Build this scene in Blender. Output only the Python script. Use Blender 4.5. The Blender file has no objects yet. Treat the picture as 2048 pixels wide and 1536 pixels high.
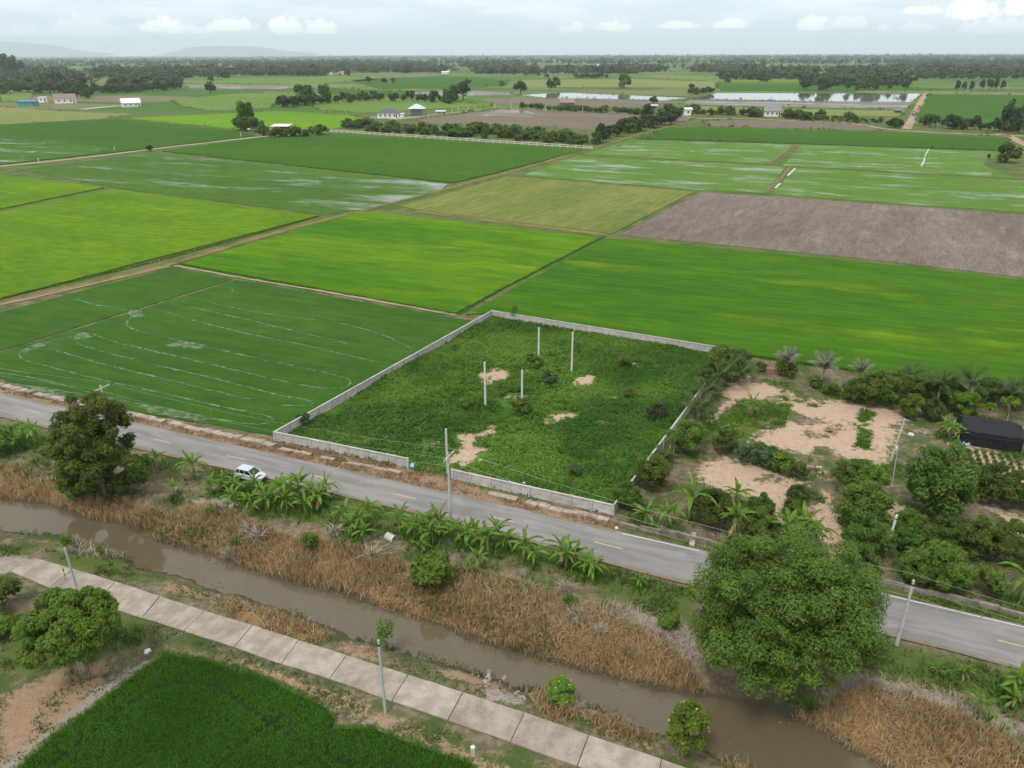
import bpy, math, random
import numpy as np
from mathutils import Vector, Matrix, Euler

C = bpy.context.scene.collection
SC = bpy.context.scene
# ------------------------------------------------------------------ camera
F_PX, HORIZON, CAM_H, ROLL = 1490.0, 107.0, 46.0, math.radians(-0.2)
PITCH = math.atan((768 - HORIZON) / F_PX)
SP, CP = math.sin(PITCH), math.cos(PITCH)
cam_d = bpy.data.cameras.new("camera"); cam = bpy.data.objects.new("camera", cam_d); C.objects.link(cam)
cam_d.sensor_width = 36; cam_d.lens = F_PX / 2048 * 36; cam_d.clip_start = 0.5; cam_d.clip_end = 60000
R0, U0, FW = Vector((1, 0, 0)), Vector((0, SP, CP)), Vector((0, CP, -SP))
RI = R0 * math.cos(ROLL) + U0 * math.sin(ROLL); UP = -R0 * math.sin(ROLL) + U0 * math.cos(ROLL)
M = Matrix.Identity(4)
for i in range(3):
    M[i][0], M[i][1], M[i][2] = RI[i], UP[i], -FW[i]
M[2][3] = CAM_H
cam.matrix_world = M
SC.camera = cam
SC.view_settings.view_transform = 'Standard'; SC.view_settings.look = 'None'
SC.view_settings.exposure = 0.68; SC.view_settings.gamma = 1.0; SC.view_settings.use_curve_mapping = False
SC.render.engine = 'CYCLES'
cy = SC.cycles
cy.max_bounces = 5; cy.diffuse_bounces = 2; cy.glossy_bounces = 2; cy.transmission_bounces = 2; cy.volume_bounces = 2
cy.transparent_max_bounces = 4; cy.caustics_reflective = False; cy.caustics_refractive = False
cy.use_denoising = True; cy.use_adaptive_sampling = True; cy.adaptive_threshold = 0.02
try: cy.denoiser = 'OPENIMAGEDENOISE'
except Exception: pass

def G(u, v, z=0.0):
    """where the sight line through a photograph point meets height z"""
    d = RI * (u - 1024) + UP * (768 - v) + FW * F_PX
    t = (z - CAM_H) / d.z
    return np.array([d.x * t, d.y * t])
def GP(pts, z=0.0): return [tuple(G(u, v, z)) for u, v in pts]
def G3(u, v, z=0.0):
    p = G(u, v, z); return Vector((p[0], p[1], z))
def ppm(u, v):
    p = G(u, v); d = Vector((p[0], p[1], -CAM_H)); return F_PX / d.dot(FW)
def height_for(u, vb, vt):
    """height of an upright whose foot and top show at vb and vt"""
    p = G(u, vb); lo, hi = 0.0, 40.0
    for _ in range(40):
        h = (lo + hi) / 2
        d = Vector((p[0], p[1], h - CAM_H)); v = 768 - d.dot(UP) / d.dot(FW) * F_PX
        if v > vt: lo = h
        else: hi = h
    return lo

# ------------------------------------------------------------------ sky and sun
SUN_EL, SUN_AZ = math.radians(62), math.radians(215)      # azimuth clockwise from +Y
w = bpy.data.worlds.new("World"); SC.world = w; w.use_nodes = True
nt = w.node_tree; nt.nodes.clear()
def wn(t, **k):
    n = nt.nodes.new(t)
    for a, b in k.items(): setattr(n, a, b)
    return n
def wm(op, a, b=None, c=None):
    n = wn('ShaderNodeMath', operation=op)
    for i, x in enumerate((a, b, c)):
        if x is None: continue
        if isinstance(x, (int, float)): n.inputs[i].default_value = x
        else: nt.links.new(x, n.inputs[i])
    return n.outputs[0]
def wss(x, lo, hi):
    n = wn('ShaderNodeMapRange', interpolation_type='SMOOTHSTEP'); nt.links.new(x, n.inputs[0])
    n.inputs[1].default_value = lo; n.inputs[2].default_value = hi
    return n.outputs[0]
def wmix(f, a, b):
    n = wn('ShaderNodeMix', data_type='RGBA')
    if isinstance(f, float): n.inputs[0].default_value = f
    else: nt.links.new(f, n.inputs[0])
    for i, x in ((6, a), (7, b)):
        if isinstance(x, tuple): n.inputs[i].default_value = (*x, 1)
        else: nt.links.new(x, n.inputs[i])
    return n.outputs[2]
sky = wn('ShaderNodeTexSky', sky_type='NISHITA', sun_disc=False, sun_elevation=SUN_EL, sun_rotation=SUN_AZ)
sky.air_density = 1.0; sky.dust_density = 2.0
tc = wn('ShaderNodeTexCoord'); sep = wn('ShaderNodeSeparateXYZ'); nt.links.new(tc.outputs['Generated'], sep.inputs[0])
el = wm('ARCSINE', sep.outputs[2]); az = wm('ARCTAN2', sep.outputs[0], sep.outputs[1])
comb = wn('ShaderNodeCombineXYZ')
# cloud deck: noise over direction, squeezed towards the horizon
elc = wm('MAXIMUM', el, 0.0)
inv = wm('DIVIDE', 1.0, wm('ADD', sep.outputs[2], 0.12))
nt.links.new(wm('MULTIPLY', sep.outputs[0], inv), comb.inputs[0]); nt.links.new(wm('MULTIPLY', sep.outputs[1], inv), comb.inputs[1])
nz = wn('ShaderNodeTexNoise'); nz.inputs['Scale'].default_value = 1.3; nz.inputs['Detail'].default_value = 6; nz.inputs['Roughness'].default_value = .55
nt.links.new(comb.outputs[0], nz.inputs['Vector'])
deck = wss(nz.outputs[0], .36, .66)
K = 10.0          # the Background runs at 0.1
base = wmix(deck, (.575 * K, .65 * K, .745 * K), (.735 * K, .79 * K, .855 * K))
hz = wss(el, .0, .045)
base = wmix(hz, (.54 * K, .65 * K, .75 * K), base)
base = wmix(wss(el, .08, .3), base, wmix(deck, (.64 * K, .66 * K, .67 * K), (.82 * K, .83 * K, .83 * K)))
# small cumulus low over the horizon
c2 = wn('ShaderNodeCombineXYZ'); nt.links.new(az, c2.inputs[0]); nt.links.new(el, c2.inputs[1])
n2 = wn('ShaderNodeTexNoise'); n2.inputs['Scale'].default_value = 105; n2.inputs['Detail'].default_value = 5; n2.inputs['Roughness'].default_value = .6
nt.links.new(c2.outputs[0], n2.inputs['Vector'])
n3 = wn('ShaderNodeTexNoise'); n3.inputs['Scale'].default_value = 22; n3.inputs['Detail'].default_value = 4
nt.links.new(c2.outputs[0], n3.inputs['Vector'])
puff = wm('ADD', wm('MULTIPLY', wm('SUBTRACT', n2.outputs[0], .5), 2.3), wm('MULTIPLY', wm('SUBTRACT', n3.outputs[0], .5), 1.0))
def angle(u, v):
    d = RI * (u - 1024) + UP * (768 - v) + FW * F_PX; d.normalize()
    return math.atan2(d.x, d.y), math.asin(d.z)
rngc = random.Random(5)
clouds = [(325, 58, 48, 26, 1), (365, 62, 60, 14, .75), (462, 56, 60, 22, 1), (575, 60, 38, 30, 1), (640, 60, 40, 22, .95), (180, 66, 75, 34, .45), (40, 66, 60, 20, .4),
          (1150, 60, 45, 16, .75), (1225, 58, 48, 17, .95), (1355, 54, 48, 12, .9), (1465, 52, 40, 16, .95), (1625, 54, 34, 28, 1), (1700, 50, 40, 18, .6),
          (1845, 24, 40, 12, .9), (1945, 28, 50, 36, 1.1), (1990, 58, 70, 24, .7), (2040, 22, 40, 26, 1), (1830, 60, 40, 16, .6), (1765, 60, 18, 12, .7)]
for i in range(34):        # the same low clouds go on round the rest of the horizon
    clouds.append((None, rngc.uniform(.72, 5.55), rngc.uniform(.03, .055), rngc.uniform(.03, .05), rngc.uniform(.012, .026), rngc.uniform(.5, 1)))
cu = None
for c in clouds:
    if c[0] is None: _, a0, e0, aw, eh, s = c; a0 = a0 if a0 < math.pi else a0 - 2 * math.pi
    else:
        a0, e0 = angle(c[0], c[1]); aw, eh, s = c[2] / F_PX, c[3] / F_PX, c[4]
    dx = wm('DIVIDE', wm('SUBTRACT', az, a0), aw); de = wm('SUBTRACT', el, e0)
    dy = wm('MAXIMUM', wm('DIVIDE', de, eh), wm('DIVIDE', de, -eh * .35))
    r2 = wm('ADD', wm('MULTIPLY', dx, dx), wm('MULTIPLY', dy, dy))
    k = wm('MULTIPLY', wss(wm('ADD', wm('SUBTRACT', 1.0, r2), puff), .3, .75), s)
    cu = k if cu is None else wm('MAXIMUM', cu, k)
base = wmix(wm('MULTIPLY', cu, .8), base, (1.12 * K, 1.10 * K, 1.07 * K))
low = wss(el, -.02, .0)
allsky = wmix(.88, sky.outputs[0], base)
bg = wn('ShaderNodeBackground'); bg.inputs[1].default_value = 0.1
nt.links.new(allsky, bg.inputs[0]); out = wn('ShaderNodeOutputWorld'); nt.links.new(bg.outputs[0], out.inputs[0])
sd = bpy.data.lights.new("sun", 'SUN'); sd.energy = 1.5; sd.angle = math.radians(14); sd.color = (1, .96, .9)
so = bpy.data.objects.new("sun", sd); C.objects.link(so)
sv = Vector((math.sin(SUN_AZ) * math.cos(SUN_EL), math.cos(SUN_AZ) * math.cos(SUN_EL), math.sin(SUN_EL)))
so.rotation_euler = sv.to_track_quat('Z', 'Y').to_euler(); so.location = (0, 0, 200)

# ------------------------------------------------------------------ helpers: objects
def tag(o, label=None, cat=None, group=None, kind=None):
    if label: o['label'] = label
    if cat: o['category'] = cat
    if group: o['group'] = group
    if kind: o['kind'] = kind
    return o
def link(name, me, parent=None, loc=(0, 0, 0), rot=(0, 0, 0), scale=(1, 1, 1)):
    o = bpy.data.objects.new(name, me); C.objects.link(o); o.parent = parent
    o.location = loc; o.rotation_euler = rot; o.scale = scale
    return o
def thing(name, label, cat, loc=(0, 0, 0), rz=0, group=None, scale=(1, 1, 1)):
    return tag(link(name, None, None, loc, (0, 0, rz), scale), label, cat, group)
def copy_tree(o, parent=None):
    c = o.copy(); C.objects.link(c); c.parent = parent
    for ch in list(o.children): copy_tree(ch, c)
    return c
def npmesh(name, V, Fs, mats, tint=None, midx=None, smooth=False):
    """mesh from arrays; Fs is a list of (m,k) index arrays"""
    me = bpy.data.meshes.new(name)
    V = np.asarray(V, np.float32).reshape(-1, 3); me.vertices.add(len(V)); me.vertices.foreach_set('co', V.ravel())
    tot = np.concatenate([np.full(len(f), f.shape[1], np.int32) for f in Fs])
    idx = np.concatenate([f.ravel() for f in Fs]).astype(np.int32)
    me.loops.add(len(idx)); me.loops.foreach_set('vertex_index', idx)
    me.polygons.add(len(tot)); st = np.zeros(len(tot), np.int32); st[1:] = np.cumsum(tot)[:-1]
    me.polygons.foreach_set('loop_start', st); me.polygons.foreach_set('loop_total', tot)
    if midx is not None: me.polygons.foreach_set('material_index', np.asarray(midx, np.int32))
    me.update(calc_edges=True); me.validate()
    for m in (mats if isinstance(mats, (list, tuple)) else [mats]): me.materials.append(m)
    if tint is not None:
        a = me.attributes.new('tint', 'FLOAT', 'FACE'); a.data.foreach_set('value', np.asarray(tint, np.float32))
    if smooth: me.polygons.foreach_set('use_smooth', np.ones(len(tot), bool))
    return me
class MB:
    def __init__(s): s.v, s.f, s.mi, s.m = [], [], [], 0
    def quad(s, a, b, c, d): s.poly([a, b, c, d])
    def poly(s, pts):
        n = len(s.v); s.v += [tuple(p) for p in pts]; s.f.append(tuple(range(n, n + len(pts)))); s.mi.append(s.m)
    def box(s, x0, x1, y0, y1, z0, z1, T=None):
        P = [Vector((x, y, z)) for z in (z0, z1) for y in (y0, y1) for x in (x0, x1)]
        if T is not None: P = [T @ p for p in P]
        n = len(s.v); s.v += [tuple(p) for p in P]
        for q in ((0, 2, 3, 1), (4, 5, 7, 6), (0, 1, 5, 4), (1, 3, 7, 5), (3, 2, 6, 7), (2, 0, 4, 6)):
            s.f.append(tuple(n + i for i in q)); s.mi.append(s.m)
        return s
    def prism(s, poly, z0, z1):
        n = len(s.v); k = len(poly)
        s.v += [(p[0], p[1], z0) for p in poly] + [(p[0], p[1], z1) for p in poly]
        s.f.append(tuple(range(n + k, n + 2 * k))); s.mi.append(s.m)
        for i in range(k):
            j = (i + 1) % k; s.f.append((n + i, n + j, n + k + j, n + k + i)); s.mi.append(s.m)
        return s
    def tube(s, pts, rad, n=6, cap=True):
        pts = [Vector(p) for p in pts]; rings = []
        for i, p in enumerate(pts):
            d = (pts[min(i + 1, len(pts) - 1)] - pts[max(i - 1, 0)]).normalized()
            a = d.orthogonal().normalized() if abs(d.z) > .9 else d.cross(Vector((0, 0, 1))).normalized()
            if abs(d.z) > .9: a = (Vector((1, 0, 0)) - d * d.x).normalized()
            b = d.cross(a); r = rad[i] if isinstance(rad, (list, tuple)) else rad
            k = len(s.v); rings.append(k)
            s.v += [tuple(p + a * (r * math.cos(2 * math.pi * j / n)) + b * (r * math.sin(2 * math.pi * j / n))) for j in range(n)]
        for i in range(len(rings) - 1):
            for j in range(n):
                l = (j + 1) % n; s.f.append((rings[i] + j, rings[i] + l, rings[i + 1] + l, rings[i + 1] + j)); s.mi.append(s.m)
        if cap:
            s.f.append(tuple(rings[-1] + j for j in range(n))); s.mi.append(s.m)
            s.f.append(tuple(rings[0] + j for j in reversed(range(n)))); s.mi.append(s.m)
        return s
    def mesh(s, name, mats, smooth=False):
        me = bpy.data.meshes.new(name); me.from_pydata(s.v, [], s.f); me.validate()
        for m in (mats if isinstance(mats, (list, tuple)) else [mats]): me.materials.append(m)
        if len(me.polygons) == len(s.mi): me.polygons.foreach_set('material_index', s.mi)
        if smooth: me.polygons.foreach_set('use_smooth', [True] * len(me.polygons))
        me.update(); return me
    def build(s, name, mats, parent=None, loc=(0, 0, 0), rot=(0, 0, 0), smooth=False):
        return link(name, s.mesh(name, mats, smooth), parent, loc, rot)

def sdist(P, poly):
    """signed distance of points to a polygon, positive inside"""
    P = np.asarray(P, float); poly = np.asarray(poly, float)
    d = np.full(len(P), 1e18); ins = np.zeros(len(P), bool)
    for i in range(len(poly)):
        a, b = poly[i], poly[(i + 1) % len(poly)]
        e = b - a; wv = P - a
        t = np.clip((wv @ e) / max(e @ e, 1e-9), 0, 1)
        d = np.minimum(d, ((wv - t[:, None] * e) ** 2).sum(1))
        cnd = (a[1] > P[:, 1]) != (b[1] > P[:, 1])
        with np.errstate(divide='ignore', invalid='ignore'):
            x = (b[0] - a[0]) * (P[:, 1] - a[1]) / (b[1] - a[1]) + a[0]
        ins ^= cnd & (P[:, 0] < x)
    return np.where(ins, 1, -1) * np.sqrt(d)
def vnoise(P, scale, seed=0):
    """cheap smooth value noise, 0..1"""
    r = np.random.default_rng(seed); T = r.random((64, 64))
    q = np.asarray(P)[:, :2] * scale; i = np.floor(q).astype(int); f = q - i; f = f * f * (3 - 2 * f)
    g = lambda a, b: T[(i[:, 0] + a) % 64, (i[:, 1] + b) % 64]
    return (g(0, 0) * (1 - f[:, 0]) + g(1, 0) * f[:, 0]) * (1 - f[:, 1]) + (g(0, 1) * (1 - f[:, 0]) + g(1, 1) * f[:, 0]) * f[:, 1]
def fbm(P, scale, seed=0): return vnoise(P, scale, seed) * .55 + vnoise(P, scale * 2.3, seed + 1) * .3 + vnoise(P, scale * 5.1, seed + 2) * .15
def inset(poly, d):
    poly = [Vector(p[:2]) for p in poly]; n = len(poly)
    area = sum(poly[i].x * poly[(i + 1) % n].y - poly[(i + 1) % n].x * poly[i].y for i in range(n))
    s = 1 if area > 0 else -1; out = []
    for i in range(n):
        e0 = (poly[i] - poly[i - 1]).normalized(); e1 = (poly[(i + 1) % n] - poly[i]).normalized()
        n0 = Vector((-e0.y, e0.x)) * s; n1 = Vector((-e1.y, e1.x)) * s
        b = (n0 + n1); k = max(b.length_squared / 2, .35)
        out.append(poly[i] + b * (d / k))
    return [tuple(p) for p in out]
def rough_edge(poly, step, amp, seed):
    r = random.Random(seed); out = []; n = len(poly)
    for i in range(n):
        a, b = Vector(poly[i][:2]), Vector(poly[(i + 1) % n][:2]); L = (b - a).length
        k = max(1, min(60, int(L / step))); nn = Vector((-(b - a).y, (b - a).x)).normalized()
        for j in range(k):
            p = a.lerp(b, j / k)
            if j: p = p + nn * r.uniform(-amp, amp)
            out.append((p.x, p.y))
    return out
def resample(pl, step):
    pl = [Vector(p[:2]) for p in pl]; out = []
    for a, b in zip(pl, pl[1:]):
        k = max(1, int((b - a).length / step))
        out += [a.lerp(b, j / k) for j in range(k)]
    return out + [pl[-1]]
def smooth_line(pl, it=2):
    for _ in range(it):
        q = [pl[0]]
        for a, b in zip(pl, pl[1:]):
            q += [tuple(a[i] * .75 + b[i] * .25 for i in range(len(a))), tuple(a[i] * .25 + b[i] * .75 for i in range(len(a)))]
        pl = q + [pl[-1]]
    return pl

# ------------------------------------------------------------------ helpers: materials
class NT:
    def __init__(s, name):
        s.m = bpy.data.materials.new(name); s.m.use_nodes = True; s.t = s.m.node_tree; s.t.nodes.clear()
        s.out = s.n('ShaderNodeOutputMaterial')
    def n(s, t, **k):
        x = s.t.nodes.new(t)
        for a, b in k.items(): setattr(x, a, b)
        return x
    def put(s, sock, v):
        if v is None: return
        if isinstance(v, (int, float)):
            sock.default_value = v
        elif isinstance(v, tuple): sock.default_value = (*v, 1) if len(v) == 3 and sock.type == 'RGBA' else v
        else: s.t.links.new(v, sock)
    def math(s, op, a, b=None, c=None, clamp=False):
        x = s.n('ShaderNodeMath', operation=op, use_clamp=clamp)
        for i, v in enumerate((a, b, c)): s.put(x.inputs[i], v)
        return x.outputs[0]
    def mix(s, f, a, b, blend='MIX'):
        x = s.n('ShaderNodeMix', data_type='RGBA', blend_type=blend); s.put(x.inputs[0], f); s.put(x.inputs[6], a); s.put(x.inputs[7], b)
        return x.outputs[2]
    def ss(s, v, lo, hi, a=0.0, b=1.0):
        x = s.n('ShaderNodeMapRange', interpolation_type='SMOOTHSTEP'); s.put(x.inputs[0], v)
        for i, q in enumerate((lo, hi, a, b)): x.inputs[i + 1].default_value = q
        return x.outputs[0]
    def pos(s, sx=1, sy=1, sz=1, ang=0, obj=False):
        g = s.n('ShaderNodeTexCoord').outputs['Object'] if obj else s.n('ShaderNodeNewGeometry').outputs['Position']
        a = s.n('ShaderNodeMapping'); s.put(a.inputs[0], g); a.inputs['Rotation'].default_value = (0, 0, ang)
        b = s.n('ShaderNodeMapping'); s.put(b.inputs[0], a.outputs[0]); b.inputs['Scale'].default_value = (sx, sy, sz)
        return b.outputs[0]
    def noise(s, vec, scale, detail=3, rough=.55):
        x = s.n('ShaderNodeTexNoise'); s.put(x.inputs['Vector'], vec); x.inputs['Scale'].default_value = scale
        x.inputs['Detail'].default_value = detail; x.inputs['Roughness'].default_value = rough
        return x.outputs[0]
    def attr(s, name):
        return s.n('ShaderNodeAttribute', attribute_name=name).outputs['Fac']
    def bsdf(s, col, rough=.9, spec=.2, bump=None, bdist=.1, bstr=1.0, metal=0):
        p = s.n('ShaderNodeBsdfPrincipled'); s.put(p.inputs['Base Color'], col); s.put(p.inputs['Roughness'], rough)
        p.inputs['Specular IOR Level'].default_value = spec; p.inputs['Metallic'].default_value = metal
        if bump is not None:
            b = s.n('ShaderNodeBump'); b.inputs['Distance'].default_value = bdist; b.inputs['Strength'].default_value = bstr
            s.put(b.inputs['Height'], bump); s.put(p.inputs['Normal'], b.outputs[0])
        return p.outputs[0]
    def done(s, sh): s.t.links.new(sh, s.out.inputs[0]); return s.m
def plain(name, col, rough=.7, spec=.3, var=.15, scale=3.0, metal=0, obj=True):
    t = NT(name); n = t.noise(t.pos(obj=obj), scale, 4)
    c = t.mix(n, tuple(max(0, x * (1 - var)) for x in col), tuple(min(1, x * (1 + var)) for x in col))
    return t.done(t.bsdf(c, rough, spec, metal=metal))
def leaf_mat(name, dark, light, trans=.25, rnd=.25, rough=.6):
    t = NT(name); f = t.attr('tint')
    oi = t.n('ShaderNodeObjectInfo').outputs['Random']
    c = t.mix(f, dark, light)
    hs = t.n('ShaderNodeHueSaturation'); t.put(hs.inputs['Hue'], t.math('ADD', t.math('MULTIPLY', oi, .03), .485))
    t.put(hs.inputs['Value'], t.math('ADD', t.math('MULTIPLY', oi, rnd * 2), 1 - rnd)); t.put(hs.inputs['Color'], c)
    d = t.bsdf(hs.outputs[0], rough, .25)
    tr = t.n('ShaderNodeBsdfTranslucent'); t.put(tr.inputs[0], hs.outputs[0])
    mx = t.n('ShaderNodeMixShader'); mx.inputs[0].default_value = trans; t.t.links.new(d, mx.inputs[1]); t.t.links.new(tr.outputs[0], mx.inputs[2])
    return t.done(mx.outputs[0])

# ------------------------------------------------------------------ the shape of the place (photograph points unprojected onto the ground)
ROAD_N = [(-260, 728), (0, 786), (250, 842), (500, 898), (850, 977), (1200, 1056), (1400, 1101), (1722, 1177), (2048, 1253), (2500, 1360)]
ROAD_S = [(-260, 775), (0, 833), (123, 863), (400, 926), (671, 989), (970, 1059), (1250, 1137), (1500, 1199), (1770, 1268), (2013, 1331), (2500, 1456)]
ZW = -1.1
CAN_N = [(-300, 925), (-60, 985), (0, 1000), (100, 1012), (180, 1042), (240, 1048), (330, 1090), (420, 1112), (500, 1142), (600, 1172), (680, 1188), (780, 1225),
         (860, 1245), (960, 1288), (1060, 1315), (1180, 1348), (1260, 1368), (1330, 1385), (1440, 1400), (1540, 1420), (1620, 1455), (1700, 1505), (1780, 1550), (1950, 1640), (2300, 1800)]
CAN_S = [(-300, 1000), (-60, 1052), (60, 1068), (120, 1070), (164, 1094), (256, 1120), (290, 1140), (376, 1152), (430, 1178), (478, 1190), (581, 1224), (666, 1258), (700, 1272),
         (756, 1288), (803, 1300), (889, 1324), (936, 1342), (990, 1358), (1041, 1377), (1088, 1381), (1162, 1408), (1217, 1424), (1264, 1443), (1326, 1467), (1397, 1494), (1437, 1513),
         (1520, 1545), (1650, 1610), (1900, 1800)]
water_poly = GP(CAN_N, ZW) + GP(CAN_S[::-1], ZW)
PATH_T = [(73, 1118), (147, 1139), (232, 1165), (321, 1194), (410, 1223), (506, 1252), (598, 1282), (694, 1312), (817, 1351), (926, 1386), (1049, 1426), (1178, 1472), (1323, 1520), (1480, 1575), (1650, 1640)]
PATH_B = [(20, 1144), (100, 1178), (192, 1208), (284, 1238), (368, 1264), (468, 1297), (562, 1330), (659, 1360), (784, 1405), (895, 1443), (1020, 1487), (1154, 1535), (1310, 1592), (1480, 1660), (1670, 1745)]
PADDY = [(328, 1301), (427, 1320), (547, 1357), (649, 1405), (677, 1436), (672, 1452), (748, 1450), (873, 1497), (936, 1517), (975, 1560), (1100, 1640), (900, 1800), (-500, 1800), (-150, 1640), (31, 1536), (103, 1470), (205, 1395), (308, 1319)]
PLOT = [(551, 880), (983, 632), (1460, 712), (1228, 1030)]
SANDS = [  # bare sandy patches (photograph points)
    [(905, 868), (960, 862), (985, 845), (1000, 850), (990, 870), (960, 880), (965, 895), (990, 905), (985, 915), (945, 925), (930, 935), (890, 930), (870, 925), (905, 905), (915, 890)],
    [(950, 750), (985, 735), (1020, 738), (1028, 752), (990, 770), (960, 770)], [(1140, 762), (1155, 750), (1190, 750), (1195, 768), (1165, 777), (1145, 772)],
    [(1010, 788), (1050, 786), (1055, 795), (1015, 800)], [(1085, 835), (1110, 825), (1160, 823), (1160, 838), (1130, 842), (1100, 850), (1088, 846)],
    [(1075, 762), (1090, 760), (1092, 772), (1078, 775)], [(1213, 792), (1232, 792), (1230, 800), (1217, 800)], [(705, 880), (740, 878), (738, 888), (708, 888)],
    [(1152, 918), (1190, 920), (1188, 928), (1155, 926)], [(1195, 842), (1225, 845), (1224, 851), (1196, 848)], [(1040, 735), (1062, 738), (1060, 746), (1042, 744)], [(1255, 725), (1280, 728), (1278, 735), (1256, 732)], [(860, 885), (880, 880), (890, 890), (868, 895)], [(1180, 862), (1200, 864), (1198, 870), (1180, 868)], [(760, 870), (790, 872), (786, 878), (760, 876)], [(1060, 905), (1085, 905), (1082, 913), (1062, 912)]]
ORCH = [(1290, 1010), (1330, 900), (1440, 745), (1800, 800), (2120, 830), (2350, 880), (2350, 1300), (2048, 1225), (1690, 1150), (1400, 1082), (1235, 1040)]
SAND_O = [[(1440, 775), (1500, 752), (1560, 770), (1600, 800), (1680, 800), (1760, 812), (1800, 800), (1810, 840), (1790, 870), (1770, 930), (1700, 955), (1640, 950), (1600, 905), (1520, 890), (1505, 880), (1560, 845), (1540, 800), (1470, 810), (1440, 850), (1420, 840)],
          [(1400, 930), (1450, 915), (1530, 935), (1610, 965), (1620, 990), (1570, 1010), (1560, 1045), (1530, 1030), (1440, 985), (1400, 960)],
          [(1625, 985), (1655, 985), (1672, 1010), (1690, 1060), (1690, 1130), (1660, 1130), (1640, 1080), (1610, 1060)],
          [(1840, 860), (1900, 870), (1990, 905), (2070, 920), (2070, 985), (1990, 950), (1930, 905), (1870, 900)], [(1770, 970), (1800, 1000), (1830, 1040), (1770, 1040), (1765, 1000)],
          [(1960, 1000), (2080, 1050), (2080, 1110), (2000, 1060)]]
DRY = [[(-300, 860), (0, 925), (120, 955), (250, 1000), (330, 1025), (420, 1005), (470, 1030), (560, 1072), (700, 1092), (830, 1132), (950, 1142), (1100, 1185), (1240, 1235), (1330, 1275), (1390, 1340), (1430, 1400),
        (1330, 1385), (1180, 1348), (1060, 1315), (960, 1288), (860, 1245), (780, 1225), (680, 1188), (600, 1172), (500, 1142), (420, 1112), (330, 1090), (240, 1048), (100, 1012), (0, 1000), (-300, 925)],
       [(1560, 1425), (1640, 1400), (1720, 1365), (1800, 1385), (1900, 1425), (2000, 1475), (2100, 1530), (2500, 1750), (2100, 1690), (1780, 1550), (1700, 1505), (1620, 1455)],
       [(430, 1205), (480, 1195), (560, 1222), (650, 1255), (665, 1268), (620, 1285), (540, 1262), (470, 1240)],
       [(1060, 1385), (1090, 1378), (1130, 1400), (1150, 1430), (1120, 1440), (1075, 1420)], [(1160, 1425), (1210, 1425), (1270, 1450), (1320, 1475), (1260, 1480), (1200, 1460)],
       [(1440, 1515), (1500, 1530), (1600, 1580), (1500, 1580)]]
REDD = [[(-200, 735), (0, 772), (300, 838), (560, 895), (830, 950), (850, 930), (900, 945), (980, 985), (1230, 1035), (1240, 1055), (1150, 1046), (830, 972), (500, 897), (0, 784), (-200, 740)],
        [(560, 882), (830, 938), (900, 955), (895, 968), (830, 950), (560, 896)],
        [(960, 1330), (1000, 1335), (1000, 1370), (900, 1350), (860, 1325)], [(690, 1270), (760, 1300), (740, 1325), (690, 1305)], [(470, 1190), (560, 1225), (520, 1230), (450, 1205), (330, 1175), (340, 1160)],
        [(480, 1320), (640, 1375), (760, 1425), (900, 1490), (1000, 1536), (1080, 1570), (960, 1540), (860, 1490), (700, 1420), (540, 1355)],
        [(0, 1390), (60, 1370), (130, 1330), (220, 1320), (200, 1370), (100, 1460), (0, 1536)], [(1270, 1465), (1320, 1475), (1310, 1500), (1260, 1480)]]
WEEDP = [[(1722, 818), (1748, 824), (1738, 898), (1712, 892)], [(1678, 922), (1735, 922), (1728, 962), (1690, 956)], [(1562, 793), (1588, 798), (1566, 852), (1543, 846)], [(1600, 800), (1650, 806), (1640, 815), (1600, 810)], [(1610, 975), (1640, 985), (1650, 1010), (1625, 1015), (1600, 1000)], [(1480, 800), (1545, 800), (1550, 840), (1500, 850), (1450, 835)]]
GREEN = [[(90, 1100), (200, 1098), (290, 1140), (280, 1158), (200, 1150), (120, 1128)], [(0, 1085), (40, 1095), (42, 1110), (0, 1112)], [(-40, 840), (130, 868), (250, 900), (180, 930), (60, 905), (-40, 900)],
         [(400, 930), (670, 992), (1000, 1070), (1250, 1142), (1390, 1180), (1390, 1245), (1290, 1225), (1180, 1165), (1060, 1120), (900, 1080), (700, 1065), (460, 1000)],
         [(1690, 1260), (1800, 1290), (2048, 1352), (2300, 1420), (2300, 1480), (2048, 1420), (1900, 1380), (1700, 1330)], [(0, 1215), (60, 1235), (200, 1225), (300, 1240), (290, 1290), (180, 1320), (60, 1350), (0, 1340)],
         [(1235, 1040), (1400, 1085), (2048, 1235), (2048, 1252), (1400, 1098), (1235, 1055)], [(1640, 770), (1800, 800), (1790, 815), (1650, 800)], [(1735, 820), (1800, 850), (1770, 960), (1700, 960), (1690, 870)],
         [(1420, 835), (1500, 830), (1530, 850), (1490, 880), (1410, 870)], [(1560, 790), (1600, 795), (1580, 850), (1540, 850)]]
GREY = [[(-100, 1095), (30, 1105), (75, 1120), (20, 1145), (-100, 1165)], [(270, 1330), (310, 1318), (200, 1400), (100, 1475), (30, 1536), (-40, 1536), (90, 1450), (180, 1385)], [(1250, 1215), (1390, 1260), (1400, 1330), (1330, 1290), (1250, 1240)],
        [(1660, 1330), (1730, 1350), (1900, 1390), (2048, 1450), (2048, 1475), (1900, 1420), (1740, 1372), (1650, 1390)], [(380, 1000), (460, 990), (500, 1010), (420, 1020)], [(960, 1365), (1040, 1380), (1050, 1410), (980, 1400)],
        [(600, 1385), (660, 1420), (760, 1440), (880, 1490), (960, 1530), (860, 1500), (740, 1448), (650, 1420)]]

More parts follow.
